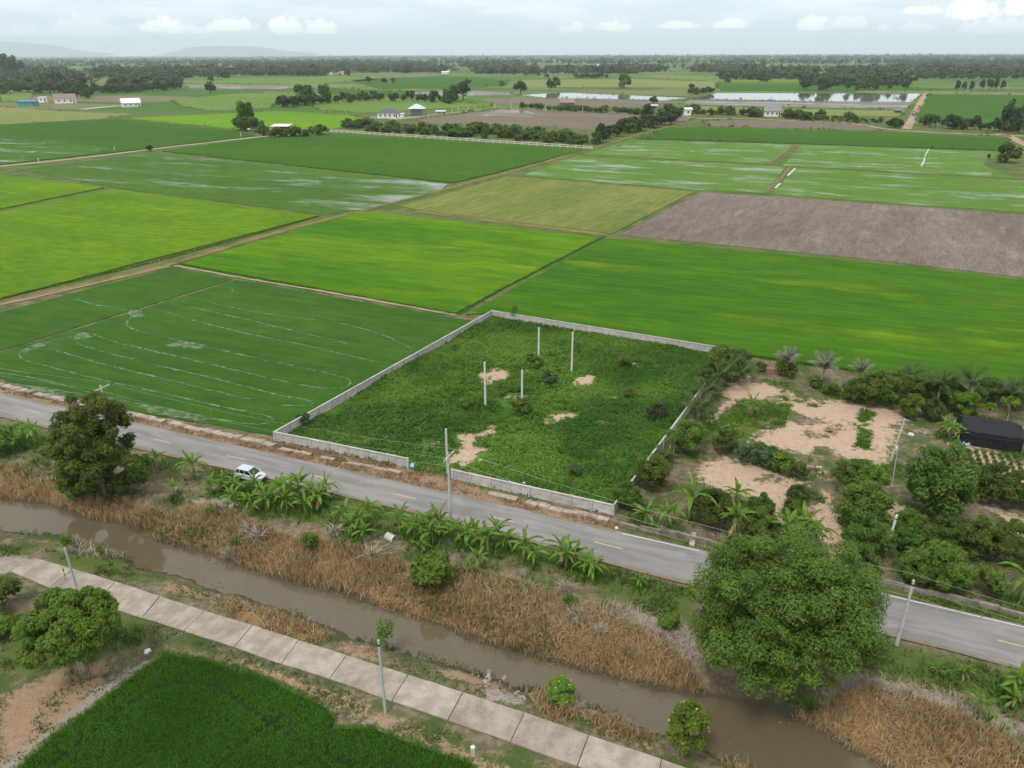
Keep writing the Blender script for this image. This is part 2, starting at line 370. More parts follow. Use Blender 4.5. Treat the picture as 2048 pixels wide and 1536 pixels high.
# ------------------------------------------------------------------ ground: one sheet to the horizon, fine near the canal
gx = np.arange(-112, 112.01, .56); gy = np.arange(14, 152.01, .5)
X, Y = np.meshgrid(gx, gy); P = np.stack([X.ravel(), Y.ravel()], 1)
sw = sdist(P, water_poly)
Z = np.where(sw > 0, ZW - .05 - np.minimum(sw, 2) * .35, ZW - .05 + (1 - np.exp(-np.maximum(-sw, 0) / 1.6)) * (-ZW + .05))
Z = np.where(-sw > 9, 0, Z)
bank = np.exp(-np.maximum(-sw, 0) / 6)
Z += np.where(sw < 0, (fbm(P, .35, 3) - .5) * .35 * bank, 0)
Z += np.where((sw < 0) & (sw > -9), (fbm(P, .8, 13) - .5) * .9 * np.exp(-np.maximum(-sw, 0) / 1.8), 0)
Zb = Z.copy()
road_poly = GP(ROAD_N) + GP(ROAD_S[::-1]); path_poly = GP(PATH_T) + GP(PATH_B[::-1])
for pol in (road_poly, path_poly):
    sr = sdist(P, pol); Zb = np.where(sr > -1.2, np.minimum(Zb, -.02) * 0 - .02 , Zb)
edge = np.minimum.reduce([P[:, 0] + 112, 112 - P[:, 0], P[:, 1] - 14, 152 - P[:, 1]])
Zb *= np.clip(edge / 3, 0, 1)
def mask(polys, soft):
    r = np.zeros(len(P))
    for pl in polys: r = np.maximum(r, np.clip(.5 + sdist(P, GP(pl)) / (2 * soft), 0, 1))
    return r
masks = {'sand': np.clip(-1.5 * np.clip(mask(WEEDP, 1.2) - np.clip(fbm(P, .7, 19) - .38, 0, 1) * 2.2, 0, 1) + np.maximum(np.clip(mask(SANDS, 1.3) * 1.15 - np.clip(fbm(P, .9, 2) - .45, 0, 1) * 2.6, 0, 1), mask(SAND_O, 2.2) - np.clip(fbm(P, .2, 33) - .47, 0, 1) * 3.2), 0, 1), 'dry': mask(DRY, 1.5), 'red': mask(REDD, 1.0), 'green': mask(GREEN, 1.3), 'grey': mask(GREY, 1.2),
         'mud': np.clip(1 - np.maximum(-sw, 0) / 1.6, 0, 1), 'plot': np.clip(.5 + sdist(P, GP(PLOT)) / 1.0, 0, 1)}
def ground_z(x, y):
    i = np.clip(np.round((np.asarray(y) - 14) / .5).astype(int), 0, len(gy) - 1); j = np.clip(np.round((np.asarray(x) + 112) / .56).astype(int), 0, len(gx) - 1)
    return Zb.reshape(len(gy), len(gx))[i, j]
nxg, nyg = len(gx), len(gy)
Vn = np.stack([X.ravel(), Y.ravel(), Zb], 1)
ii = np.arange(nyg * nxg).reshape(nyg, nxg)
Fn = np.stack([ii[:-1, :-1].ravel(), ii[:-1, 1:].ravel(), ii[1:, 1:].ravel(), ii[1:, :-1].ravel()], 1)
xs = np.array([-34000, -6000, -2500, -1000, -400, gx[0], gx[-1], 400, 1000, 2500, 6000, 34000]); ys = np.array([-3000, -800, -200, gy[0], gy[-1], 400, 900, 1800, 3500, 7000, 34000.])
XF, YF = np.meshgrid(xs, ys); nv = len(Vn); jj = nv + np.arange(XF.size).reshape(XF.shape)
Ff = [(jj[a, b], jj[a, b + 1], jj[a + 1, b + 1], jj[a + 1, b]) for a in range(len(ys) - 1) for b in range(len(xs) - 1) if not (b == 5 and a == 3)]
Ff = np.array(Ff)
Vall = np.concatenate([Vn, np.stack([XF.ravel(), YF.ravel(), np.zeros(XF.size)], 1)])

t = NT('ground_near'); p = t.pos()
nA, nB, nC, nD = t.noise(p, .25, 5, .6), t.noise(p, 1.3, 5, .65), t.noise(p, 6, 4, .65), t.noise(p, 22, 2)
fine = t.math('ADD', t.math('MULTIPLY', nB, .45), t.math('ADD', t.math('MULTIPLY', nC, .35), t.math('MULTIPLY', nD, .2)))
col = t.mix(t.ss(nB, .4, .62), (.13, .10, .062), (.22, .17, .12))
col = t.mix(t.ss(t.math('ADD', t.math('MULTIPLY', nA, .6), t.math('MULTIPLY', nC, .4)), .44, .58), col, (.05, .085, .02))
def layer(col, name, ca, cb, amp=.75):
    m = t.math('ADD', t.attr(name), t.math('MULTIPLY', t.math('SUBTRACT', fine, .5), amp * 2.4))
    m = t.math('MULTIPLY', t.ss(m, .42, .62), t.ss(t.attr(name), .0, .12))
    return t.mix(m, col, t.mix(t.ss(t.math('ADD', t.math('MULTIPLY', nC, .4), t.math('MULTIPLY', nB, .6)), .3, .7), ca, cb))
pl = t.mix(t.ss(t.math('ADD', t.math('MULTIPLY', nA, .5), t.math('MULTIPLY', nB, .5)), .42, .6), (.040, .105, .012), (.085, .16, .02))
col = t.mix(t.attr('plot'), col, pl)
col = layer(col, 'dry', (.17, .10, .045), (.27, .165, .075))
col = layer(col, 'grey', (.20, .17, .14), (.32, .275, .235))
col = layer(col, 'red', (.215, .142, .088), (.30, .21, .14), 1.4)
col = layer(col, 'green', (.05, .085, .018), (.10, .13, .032), 1.1)
col = layer(col, 'sand', (.34, .24, .172), (.46, .335, .25), 1.35)
col = t.mix(t.ss(t.math('ADD', t.attr('mud'), t.math('MULTIPLY', t.math('SUBTRACT', nC, .5), .8)), .45, .8), col, (.075, .06, .042))
vv = t.math('ADD', t.math('MULTIPLY', nD, .5), t.math('MULTIPLY', nC, .5))
hv = t.n('ShaderNodeHueSaturation'); t.put(hv.inputs['Color'], col); t.put(hv.inputs['Value'], t.ss(vv, .25, .75, .8, 1.2))
m_ground = t.done(t.bsdf(hv.outputs[0], .95, .1, t.math('ADD', nC, t.math('MULTIPLY', nB, 2.5)), .05))

t = NT('ground_far'); p = t.pos(); pr = t.pos(.55, 1, 1, math.radians(22))
vo = t.n('ShaderNodeTexVoronoi', distance='CHEBYCHEV'); t.put(vo.inputs['Vector'], pr); vo.inputs['Scale'].default_value = .011; vo.inputs['Randomness'].default_value = .75
rmp = t.n('ShaderNodeValToRGB'); sepc = t.n('ShaderNodeSeparateColor'); t.put(sepc.inputs[0], vo.outputs['Color']); t.put(rmp.inputs[0], sepc.outputs[0])
cr = rmp.color_ramp; cr.interpolation = 'CONSTANT'
for i, (q, c) in enumerate([(0, (.05, .12, .015)), (.2, (.11, .17, .03)), (.4, (.16, .18, .06)), (.55, (.05, .11, .02)), (.7, (.17, .145, .085)), (.82, (.08, .14, .025))]):
    e = cr.elements[i] if i < 2 else cr.elements.new(q); e.position = q; e.color = (*c, 1)
weed = t.mix(t.ss(t.noise(p, .12, 5, .65), .4, .62), (.055, .10, .02), (.14, .135, .05))
sp_ = t.n('ShaderNodeSeparateXYZ'); t.put(sp_.inputs[0], p)
fcol = t.mix(t.ss(sp_.outputs[1], 620, 760), weed, rmp.outputs[0])
fcol = t.mix(t.ss(t.noise(p, .03, 5, .6), .3, .7, 0, .5), fcol, (.07, .12, .03))
m_gfar = t.done(t.bsdf(fcol, .95, .1))
gm = npmesh('ground', Vall, [Fn, Ff], [m_ground, m_gfar], midx=[0] * len(Fn) + [1] * len(Ff))
for k, a in masks.items():
    at = gm.attributes.new(k, 'FLOAT', 'POINT'); full = np.zeros(len(Vall), np.float32); full[:len(a)] = a; at.data.foreach_set('value', full)
sm = np.zeros(len(Fn) + len(Ff), bool); sm[:len(Fn)] = True; gm.polygons.foreach_set('use_smooth', sm)
ground = tag(link('ground', gm), 'flat farmland ground with weeds, bare soil and dry grass', kind='structure')

# canal water
t = NT('canal_water'); n = t.noise(t.pos(), .5, 3); nb = t.noise(t.pos(.6, 1.5, 1, .4), 3.5, 3)
c = t.mix(n, (.092, .074, .042), (.114, .092, .056))
m_water = t.done(t.bsdf(c, .04, .5, nb, .006, .3))
wm_ = MB(); wm_.poly([(x, y, ZW) for x, y in inset(water_poly, -1.2)])
tag(wm_.build('canal_water', m_water), 'muddy brown water of the canal between the two lanes', kind='structure')

# ------------------------------------------------------------------ fields
ROW = math.radians(22)
def field_mat(name, c1, c2, c3=None, wet=0, wetdir=0, rows=.0, rowscale=.4, ang=ROW, big=.025, sx=.25, lo=.35, hi=.68, fine=.22, bump=.15, clod=False):
    t = NT(name); p = t.pos(); pr = t.pos(sx, 1, 1, ang)
    a = t.noise(pr, big, 4, .6); b = t.noise(pr, big * 14, 4, .6); f = t.noise(p, 5 if not clod else 2.2, 4, .7)
    m = t.ss(t.math('ADD', t.math('MULTIPLY', a, .68), t.math('MULTIPLY', b, .32)), lo, hi)
    c = t.mix(m, c1, c2)
    if c3: c = t.mix(t.ss(t.noise(pr, big * 3.1, 5, .65), .55, .72, 0, .8), c, c3)
    val = t.math('MULTIPLY', t.ss(f, .25, .75, 1 - fine, 1 + fine), t.ss(t.noise(pr, .45, 5, .7), .3, .7, .84, 1.16))
    if rows:
        wv = t.n('ShaderNodeTexWave', wave_type='BANDS', bands_direction='Y'); t.put(wv.inputs['Vector'], t.pos(1, 1, 1, ang)); wv.inputs['Scale'].default_value = rowscale
        wv.inputs['Distortion'].default_value = 2.5; wv.inputs['Detail'].default_value = 2; wv.inputs['Detail Scale'].default_value = .3
        val = t.math('MULTIPLY', val, t.ss(t.math('MULTIPLY', wv.outputs['Fac'], t.math('ADD', b, .4)), 0, .9, 1 - rows, 1 + rows))
    h = t.n('ShaderNodeHueSaturation'); t.put(h.inputs['Color'], c); t.put(h.inputs['Value'], val)
    sh = t.bsdf(h.outputs[0], .9, .08, f, bump)
    if wet:
        g = t.noise(pr, big * 2.6, 6, .7); g2 = t.noise(t.pos(.35, 1.6, 1, ang), .5, 4, .7)
        k = t.math('ADD', t.math('MULTIPLY', g, .75), t.math('MULTIPLY', g2, .35))
        if wetdir:   # wetter towards one side (metres along the row direction)
            s_ = t.n('ShaderNodeSeparateXYZ'); t.put(s_.inputs[0], p); k = t.math('ADD', k, t.ss(s_.outputs[0], wetdir[0], wetdir[1], -.12, .07))
        k = t.ss(k, .66 - wet * .25, .82 - wet * .2, 0, .85)
        wsh = t.bsdf((.16, .165, .12), .08, .5)
        mx = t.n('ShaderNodeMixShader'); t.put(mx.inputs[0], k); t.t.links.new(sh, mx.inputs[1]); t.t.links.new(wsh, mx.inputs[2]); sh = mx.outputs[0]
    return t.done(sh)
def field(pts, z, mat, label, seed, gap=.5, name='rice_field', amp=.18):
    pl = [tuple(G(u, v, z)) for u, v in pts]
    pl = rough_edge(inset(pl, gap), 2.0 if abs(pl[0][1]) < 200 else 12, amp, seed)
    m = MB().prism(pl, -.05, z)
    return tag(m.build(name, mat), label, kind='structure')
DK = (.028, .105, .013)
mf_dark = field_mat('rice_dark', (.032, .09, .009), (.046, .115, .012), rows=.06, fine=.25)
mf_bright = field_mat('rice_bright', (.042, .132, .002), (.10, .20, .003), (.145, .235, .003), rows=.04, rowscale=.2, lo=.38, hi=.64)
mf_right = field_mat('rice_right', (.030, .102, .002), (.066, .155, .003), (.13, .21, .003), rows=.05, rowscale=.12, lo=.38, hi=.66, big=.018)
mf_yel = field_mat('rice_yellow', (.066, .152, .003), (.115, .205, .004), (.145, .23, .005), sx=.4, big=.04)
mf_teal = field_mat('rice_teal', (.048, .112, .012), (.068, .135, .017), wet=.84, wetdir=(-75, -5), big=.03)
mf_mid = field_mat('rice_mid', (.032, .095, .004), (.046, .12, .005), big=.012, rows=.03, rowscale=.05)
mf_lime = field_mat('rice_lime', (.085, .20, .003), (.13, .25, .005), big=.012)
mf_olive = field_mat('rice_olive', (.11, .15, .030), (.17, .185, .045), (.20, .20, .06), ang=math.radians(-62), rows=.10, rowscale=.35, big=.05)
mf_wet = field_mat('rice_wet', (.075, .155, .018), (.10, .185, .022), wet=.46, big=.035, sx=.3)
mf_wet2 = field_mat('rice_wet_dark', (.042, .115, .008), (.058, .14, .012), wet=.42, big=.035, sx=.3)
mf_plough = field_mat('ploughed_soil', (.14, .113, .09), (.20, .165, .135), (.24, .20, .165), clod=True, fine=.6, bump=.3, rows=.05, rowscale=.5, ang=math.radians(-62), big=.05)
mf_brown = field_mat('brown_soil', (.14, .112, .082), (.175, .145, .11), (.15, .15, .07), big=.02, fine=.1)
mf_straw = field_mat('field_straw', (.15, .19, .045), (.20, .20, .07), (.11, .19, .03), big=.012)
mf_soft = field_mat('field_soft_green', (.095, .175, .025), (.13, .185, .04), (.07, .17, .02), big=.01)
mf_flood = field_mat('flooded_mud', (.15, .13, .10), (.18, .155, .12), wet=.62, big=.016, sx=.15)
mf_water = plain('flood_water', (.16, .155, .13), .05, .5, obj=False, scale=.02)
mf_fore = field_mat('rice_front', (.016, .038, .009), (.022, .05, .010), sx=1, big=.08, fine=.35, bump=.3)

FIELDS = [
 ([(0, 624), (345, 534), (468, 558), (0, 702), (-300, 790), (-300, 700)], .12, mf_dark, 'dark green paddy strip beside the diagonal dirt track'),
 ([(472, 559), (950, 641), (556, 873), (525, 868), (300, 830), (0, 757), (-300, 692 + 130), (-300, 793), (0, 704)], .12, mf_dark, 'dark green paddy with looping wet wheel tracks left of the walled plot'),
 ([(358, 527), (725, 421), (1205, 474), (912, 628)], .35, mf_bright, 'bright green rice field behind the left corner of the walled plot'),
 ([(1212, 475), (1700, 520), (2048, 559), (2500, 612), (2600, 900), (2048, 772), (1700, 740), (1462, 706), (985, 626), (922, 630)], .35, mf_right, 'large green rice field with yellow streaks behind the back wall'),
 ([(-400, 690), (-400, 420), (0, 423), (225, 377), (640, 431), (0, 598)], .35, mf_yel, 'yellow green rice field left of the diagonal dirt track'),
 ([(-400, 415), (-400, 330), (0, 348), (212, 374), (0, 418)], .35, mf_yel, 'small yellow green rice field at the left edge'),
 ([(35, 339), (310, 305), (620, 338), (900, 368), (885, 378), (735, 418), (650, 430), (230, 376)], .15, mf_teal, 'half flooded grey green paddy left of the diagonal track'),
 ([(318, 302), (520, 274), (650, 266), (1178, 299), (1140, 308), (985, 348), (908, 366)], .35, mf_mid, 'deep green rice field below the white rail fence'),
 ([(-500, 300), (-500, 262), (0, 251), (235, 237), (480, 262), (515, 271), (300, 297), (0, 329)], .3, mf_mid, 'wide green rice field above the pale track on the left'),
 ([(-500, 330), (-500, 296), (0, 278), (110, 280), (225, 297), (150, 312), (0, 328)], .33, mf_wet2, 'wet green paddy corner beside the pale track'),
 ([(250, 236), (480, 225), (560, 222), (700, 230), (745, 240), (680, 256), (640, 263), (500, 262)], .3, mf_lime, 'lime green rice field behind the farm compound'),
 ([(-300, 216), (0, 214), (120, 222), (275, 228), (200, 238), (0, 249), (-300, 256)], .3, mf_straw, 'straw coloured field at the left below the white houses'),
 ([(340, 200), (480, 186), (600, 188), (560, 204), (540, 216), (420, 222), (360, 212)], .3, mf_soft, 'soft green field right of the white roofed house'),
 ([(610, 207), (745, 196), (900, 202), (985, 212), (800, 222), (720, 226), (640, 220)], .3, mf_soft, 'soft green field behind the hip roofed house'),
 ([(0, 186), (70, 186), (60, 200), (0, 204)], .3, mf_soft, 'small soft green field at the left edge below the wood'),
 ([(795, 412), (1012, 353), (1060, 355), (1392, 383), (1226, 468), (835, 420)], .2, mf_olive, 'olive field with thin rows right of the diagonal track'),
 ([(1398, 384), (1530, 391), (2048, 429), (2500, 465), (2500, 610), (2048, 556), (1700, 515), (1233, 470)], .1, mf_plough, 'ploughed grey brown field on the right'),
 ([(1040, 351), (1150, 312), (1575, 333), (1530, 387), (1395, 380)], .12, mf_wet, 'light green flooded paddy behind the olive field'),
 ([(1588, 335), (2048, 362), (2500, 395), (2500, 460), (2048, 425), (1540, 389)], .12, mf_wet, 'wet light green paddy behind the ploughed field'),
 ([(1180, 303), (1262, 280), (1585, 288), (1580, 303), (1533, 329), (1160, 309)], .12, mf_wet, 'narrow light green paddy beside the track junction'),
 ([(1600, 289), (2000, 303), (1970, 330), (2048, 359), (1820, 345), (1560, 331)], .12, mf_wet, 'light green paddy with a white water trail on the right'),
 ([(1305, 268), (1330, 256), (1420, 254), (1760, 263), (2018, 276), (2005, 301), (1600, 287), (1270, 277)], .35, mf_mid, 'dark green strip of rice at the brown field'),
 ([(1400, 243), (1480, 239), (1720, 248), (1762, 261), (1420, 252)], .08, mf_brown, 'brown fallow strip below the grey roofed house'),
 ([(830, 240), (1000, 218), (1290, 230), (1390, 237), (1340, 252), (1240, 262), (1000, 251), (880, 249)], .08, mf_brown, 'grey brown fallow field right of the hip roofed house'),
 ([(1432, 186), (1846, 187), (1825, 204), (1600, 202), (1380, 198)], .05, mf_water, 'flooded field shining white below the far wood'),
 ([(1375, 199), (1600, 203), (1824, 205), (1815, 219), (1560, 214), (1365, 208)], .05, mf_flood, 'muddy half flooded field on the right'),
 ([(1040, 190), (1130, 185), (1378, 196), (1330, 201), (1100, 196)], .05, mf_water, 'long flooded strip shining white behind the fallow field'),
 ([(960, 200), (1040, 196), (1330, 202), (1370, 206), (1290, 215), (1000, 210)], .05, mf_brown, 'grey mud strip below the flooded strip'),
 ([(360, 170), (420, 168), (620, 172), (560, 178), (380, 176)], .05, mf_flood, 'flooded paddies far away on the left'),
 ([(770, 187), (900, 180), (1020, 186), (1030, 190), (860, 192)], .05, mf_flood, 'flooded paddies beyond the tree line'),
 ([(1395, 212), (1560, 217), (1815, 222), (1800, 233), (1400, 227)], .3, mf_straw, 'yellow green strip behind the row of shrubs'),
 ([(1862, 188), (2300, 193), (2300, 256), (2048, 250), (1825, 240)], .3, mf_mid, 'deep green rice field right of the red dirt road'),
 ([(450, 158), (690, 152), (760, 160), (620, 168), (400, 166)], .3, mf_soft, 'pale field in front of the far wood on the left'),
 ([(700, 160), (880, 152), (1020, 160), (1010, 172), (760, 178)], .3, mf_mid, 'green field far away behind the tree line'),
 ([(1040, 160), (1260, 158), (1440, 163), (1430, 176), (1050, 174)], .3, mf_straw, 'straw field far away behind the flooded strip'),
 ([(1240, 152), (1560, 156), (1700, 166), (1450, 164)], .3, mf_soft, 'soft green field far away near the wood'),
 ([(1430, 166), (1760, 170), (1900, 180), (1440, 182)], .3, mf_mid, 'green strip behind the flooded field'),
 ([(660, 177), (760, 180), (850, 190), (740, 192), (640, 186)], .3, mf_mid, 'green field left of the far flooded paddies'),
]
for i, (pts, z, mt, lab) in enumerate(FIELDS):
    far = min(v for _, v in pts) < 300
    field(pts, z, mt, lab, i, gap=(.22 if i < 2 else .5 if not far else .9), name='flood_field' if mt in (mf_water, mf_flood) else 'ploughed_field' if mt in (mf_plough, mf_brown) else 'rice_field', amp=.2 if not far else .5)

# ------------------------------------------------------------------ roads and tracks
def ribbon(pts, width, z, name, mat, label=None, parent=None, px=True, step=3.0, jit=.0, seed=1):
    pl = GP(pts) if px else pts
    pl = resample(smooth_line(pl, 2), step); r = random.Random(seed); L, R_ = [], []
    for i, p in enumerate(pl):
        d = (pl[min(i + 1, len(pl) - 1)] - pl[max(i - 1, 0)]).normalized(); n = Vector((-d.y, d.x))
        wd = width[0] + (width[1] - width[0]) * i / (len(pl) - 1) if isinstance(width, tuple) else width
        L.append(p + n * (wd / 2 + r.uniform(-jit, jit))); R_.append(p - n * (wd / 2 + r.uniform(-jit, jit)))
    m = MB()
    V = [(p.x, p.y, z) for p in L + R_]; k = len(L)
    m.v = V; m.f = [(i, i + 1, k + i + 1, k + i) for i in range(k - 1)]; m.mi = [0] * (k - 1)
    o = m.build(name, mat, parent)
    if label: tag(o, label, kind='structure')
    return o
t = NT('asphalt'); p = t.pos(); pr = t.pos(.12, 1, 1, ROW)
n1, n2_, n3_ = t.noise(pr, .9, 4, .6), t.noise(p, 9, 3, .7), t.noise(p, .3, 4, .6)
c = t.mix(t.ss(n1, .38, .62), (.175, .167, .16), (.235, .225, .213)); c = t.mix(t.ss(n3_, .55, .75, 0, .6), c, (.29, .265, .24))
hv = t.n('ShaderNodeHueSaturation'); t.put(hv.inputs['Color'], c); t.put(hv.inputs['Value'], t.ss(n2_, .3, .7, .92, 1.08))
m_asph = t.done(t.bsdf(hv.outputs[0], .85, .25, n2_, .01))
rn, rs = GP(ROAD_N), GP(ROAD_S)
def lin(pl, n=60):
    pl = [Vector(p) for p in smooth_line(pl, 1)]; cum = [0]
    for a, b in zip(pl, pl[1:]): cum.append(cum[-1] + (b - a).length)
    out = []
    for i in range(n):
        s = cum[-1] * i / (n - 1); j = max(k for k in range(len(cum)) if cum[k] <= s + 1e-9); j = min(j, len(pl) - 2)
        out.append(pl[j].lerp(pl[j + 1], (s - cum[j]) / (cum[j + 1] - cum[j])))
    return out
LN, LS = lin(rn, 90), lin(rs, 90)
rr = random.Random(3)
nrm = (LN[45] - LS[45]).normalized()
LNj = [p + nrm * rr.uniform(-.05, .08) for p in LN]; LSj = [p - nrm * rr.uniform(-.06, .12) for p in LS]
road_poly2 = [tuple(p) for p in LSj] + [tuple(p) for p in LNj[::-1]]
road = tag(MB().prism(road_poly2, -.3, .1).build('road', m_asph), 'worn grey two lane road running past the walled plot', kind='structure')
mid = [(a + b) / 2 for a, b in zip(LN, LS)]
m_yel = plain('yellow_paint', (.46, .36, .19), .8, .2, .35, 3); m_white = plain('white_paint', (.66, .65, .62), .7, .2, .25, 4)
d0 = (G3(975, 1035).xy + (G3(0, 0, 0).xy * 0)); 
A, B = mid[0], mid[-1]; axis = (B - A).normalized()
s0 = (Vector(G(783, 992)) - A).dot(axis); total = (B - A).length
def mid_at(s):
    for a, b in zip(mid, mid[1:]):
        sa, sb = (a - A).dot(axis), (b - A).dot(axis)
        if sa <= s <= sb: return a.lerp(b, (s - sa) / (sb - sa))
    return mid[-1]
k = -12
while True:
    s = s0 + k * 11.95; k += 1
    if s < 2: continue
    if s > total - 4: break
    a, b = mid_at(s), mid_at(s + 2.95); n = Vector((-(b - a).y, (b - a).x)).normalized() * .065
    m = MB(); m.prism([tuple(a - n), tuple(b - n), tuple(b + n), tuple(a + n)], .1, .106); m.build('lane_dash', m_yel, road)
# white edge line on the far side, right half
el_pts = [p for p in LN if p.x > G(1235, 1063)[0]]
inn = -nrm * .22
m = MB()
for a, b in zip(el_pts, el_pts[1:]):
    if rr.random() < .12: continue
    m.prism([tuple(a + inn), tuple(a + inn - nrm * .11), tuple(b + inn - nrm * .11), tuple(b + inn)], .1, .106)
m.build('edge_line', m_white, road)

m_spill = plain('road_side_soil', (.20, .155, .115), .95, .1, .3, 1.5, obj=False)
def spill(L, sgn, seed, w0, cond):
    r = random.Random(seed); pts = [p for p in resample([tuple(x) for x in L], .45)]; m = MB(); prev = None; wv = w0
    for i, p in enumerate(pts):
        wv = min(max(wv + r.uniform(-.09, .09), .03), w0 * 2.1); d = (pts[min(i + 1, len(pts) - 1)] - pts[max(i - 1, 0)]).normalized(); n = Vector((-d.y, d.x)) * sgn
        if not cond(p): prev = None; continue
        cur = (p - n * .12, p + n * wv)
        if prev: m.quad((*prev[0], .104), (*cur[0], .104), (*cur[1], .104), (*prev[1], .104))
        prev = cur
    tag(m.build('soil_spill', m_spill), 'brown soil washed onto the edge of the asphalt', kind='structure')
vis = lambda p: abs(p.x) < 75
spill(LSj, 1, 1, .22, vis); spill(LNj, -1, 2, .2, lambda p: vis(p) and p.x < G(1235, 1063)[0])
m_track = field_mat('track_dirt', (.30, .235, .165), (.38, .31, .23), sx=.5, big=.06, fine=.15)
m_bund = field_mat('bund_dry_grass', (.13, .125, .045), (.23, .175, .07), (.07, .11, .022), sx=.6, big=.12, fine=.35)
m_redd = field_mat('red_dirt', (.30, .205, .15), (.37, .27, .21), big=.05)
ribbon([(-400, 368), (-200, 352), (0, 333), (150, 318), (300, 299), (420, 285), (535, 272)], 4.2, .09, 'dirt_track', m_track, 'pale dirt track leading to the farm compound', step=8, jit=.3)
ribbon([(-300, 678), (0, 609), (150, 573), (345, 530), (520, 474), (730, 420), (890, 378), (1020, 345), (1130, 312), (1190, 295), (1310, 260), (1400, 240)], (2.3, 2.8), .12, 'dirt_track', m_bund, 'diagonal track with dry yellow grass between the rice fields', step=3, jit=.45)
ribbon([(-100, 634), (0, 611), (100, 589), (215, 562), (340, 533)], 1.1, .13, 'dirt_track', plain('track_soil', (.27, .19, .14), .95, .1, .3, .8, obj=False), 'bare brown wheel line beside the yellow rice', step=2, jit=.2)
ribbon([(1851, 186), (1838, 210), (1825, 238), (1812, 258)], 5.5, .1, 'dirt_road', m_redd, 'reddish dirt road right of the flooded field', step=10, jit=.3)
ribbon([(1990, 268), (2020, 272), (2048, 290), (2150, 330)], 5.0, .1, 'dirt_road', m_redd, 'reddish dirt road at the right edge', step=6, jit=.4)
ribbon([(1400, 238), (1480, 236), (1600, 243), (1720, 247), (1765, 259), (1900, 267), (2040, 272), (2300, 282)], 4.0, .1, 'dirt_track', m_track, 'earth track along the brown strip on the right', step=10, jit=.5)
ribbon([(780, 240), (880, 228), (1000, 216), (1150, 222), (1300, 229), (1400, 237)], 4.0, .1, 'dirt_track', m_track, 'pale track along the top of the fallow field', step=10, jit=.3)
ribbon([(1585, 290), (1560, 310), (1535, 330)], 1.3, .14, 'bund', m_bund, 'low bund between two light green paddies', step=5, jit=.4)
ribbon([(1580, 334), (1558, 360), (1528, 388)], 1.5, .14, 'bund', m_bund, 'brown bund between the two wet paddies', step=4, jit=.4)
ribbon([(350, 532), (480, 556), (620, 579), (760, 604), (912, 631)], .9, .14, 'bund', plain('bund_soil', (.30, .25, .17), .95, .1, .35, .7, obj=False), 'thin pale bund between dark and bright rice', step=2, jit=.2)
ribbon([(835, 421), (1000, 441), (1215, 469)], 5.0, .06, 'bund', m_bund, 'wide dry grass margin below the olive field', step=3, jit=.8)

# wet wheel ruts in the dark paddy
t = NT('rut_water'); nb = t.noise(t.pos(), .9, 4, .7)
wsh = t.bsdf((.22, .23, .17), .12, .5); gsh = t.bsdf((.03, .09, .014), .9, .1)
mx = t.n('ShaderNodeMixShader'); t.put(mx.inputs[0], t.ss(nb, .34, .80, 0, .75)); t.t.links.new(gsh, mx.inputs[1]); t.t.links.new(wsh, mx.inputs[2]); m_rut = t.done(mx.outputs[0])
RUTS = [[(150, 598), (188, 611), (215, 614), (272, 624)], [(408, 600), (425, 608), (470, 618), (550, 632), (675, 645), (760, 668), (800, 686), (820, 696), (825, 704), (820, 711)],
        [(332, 622), (345, 630), (425, 652), (500, 670), (625, 695), (750, 725)], [(380, 615), (425, 625), (620, 670), (700, 690)],
        [(272, 627), (250, 648), (262, 660), (340, 678), (425, 697), (500, 715), (590, 734), (650, 746), (695, 758), (704, 767), (690, 778), (640, 778), (560, 763), (500, 748), (420, 730), (345, 712), (230, 686), (185, 668), (155, 668), (147, 679), (160, 692), (220, 708), (320, 733), (420, 756), (500, 776), (570, 795), (612, 800), (628, 807), (620, 814), (560, 812)],
        [(178, 667), (130, 676), (85, 690), (45, 702), (37, 711), (48, 722), (100, 735), (164, 752), (239, 769), (342, 791), (444, 815), (526, 831), (548, 838), (543, 848), (506, 851), (410, 836), (342, 820), (284, 810), (200, 792), (102, 765), (51, 754), (0, 747)],
        [(100, 697), (185, 725), (300, 752), (400, 777), (500, 800)], [(455, 573), (466, 580), (466, 588)], [(0, 738), (30, 742), (60, 750)], [(40, 770), (100, 778), (160, 790), (230, 800)]]
for i, rl in enumerate(RUTS):
    ribbon([(u, v) for u, v in smooth_line(rl, 1)], .28, .135, 'wet_rut', m_rut, 'narrow wet wheel rut looping through the dark paddy', step=.9, jit=.15, seed=i)
def blob(pts, z, name, mat, label, seed):
    pl = rough_edge(GP(pts, z), .8, .35, seed); m = MB(); m.poly([(x, y, z) for x, y in pl]); return tag(m.build(name, mat), label, kind='structure')
for i, pts in enumerate([[(250, 628), (265, 620), (285, 622), (290, 632), (270, 636)], [(330, 688), (372, 682), (420, 692), (400, 697), (340, 694)], [(148, 668), (180, 664), (185, 674), (150, 678)], [(40, 700), (80, 684), (95, 690), (50, 706)],
                         [(0, 762), (60, 772), (130, 785), (160, 800), (100, 798), (0, 775)], [(270, 806), (350, 822), (420, 838), (400, 842), (300, 826)]]):
    blob(pts, .139, 'wet_patch', m_rut, 'pale wet patch where wheel ruts meet in the paddy', i)
m_pale = plain('standing_water', (.30, .32, .28), .1, .5, obj=False)
ribbon([(1857, 299), (1850, 312), (1848, 322), (1842, 334)], .55, .14, 'water_trail', m_pale, 'white water trail across the light green paddy', step=2, jit=.3)
ribbon([(1590, 337), (1575, 352)], .9, .14, 'water_trail', m_pale, 'short white water trail beside the brown bund', step=2, jit=.2)
ribbon([(1560, 367), (1550, 377)], .9, .14, 'water_trail', m_pale, 'lower short white water trail by the brown bund', step=2, jit=.2)

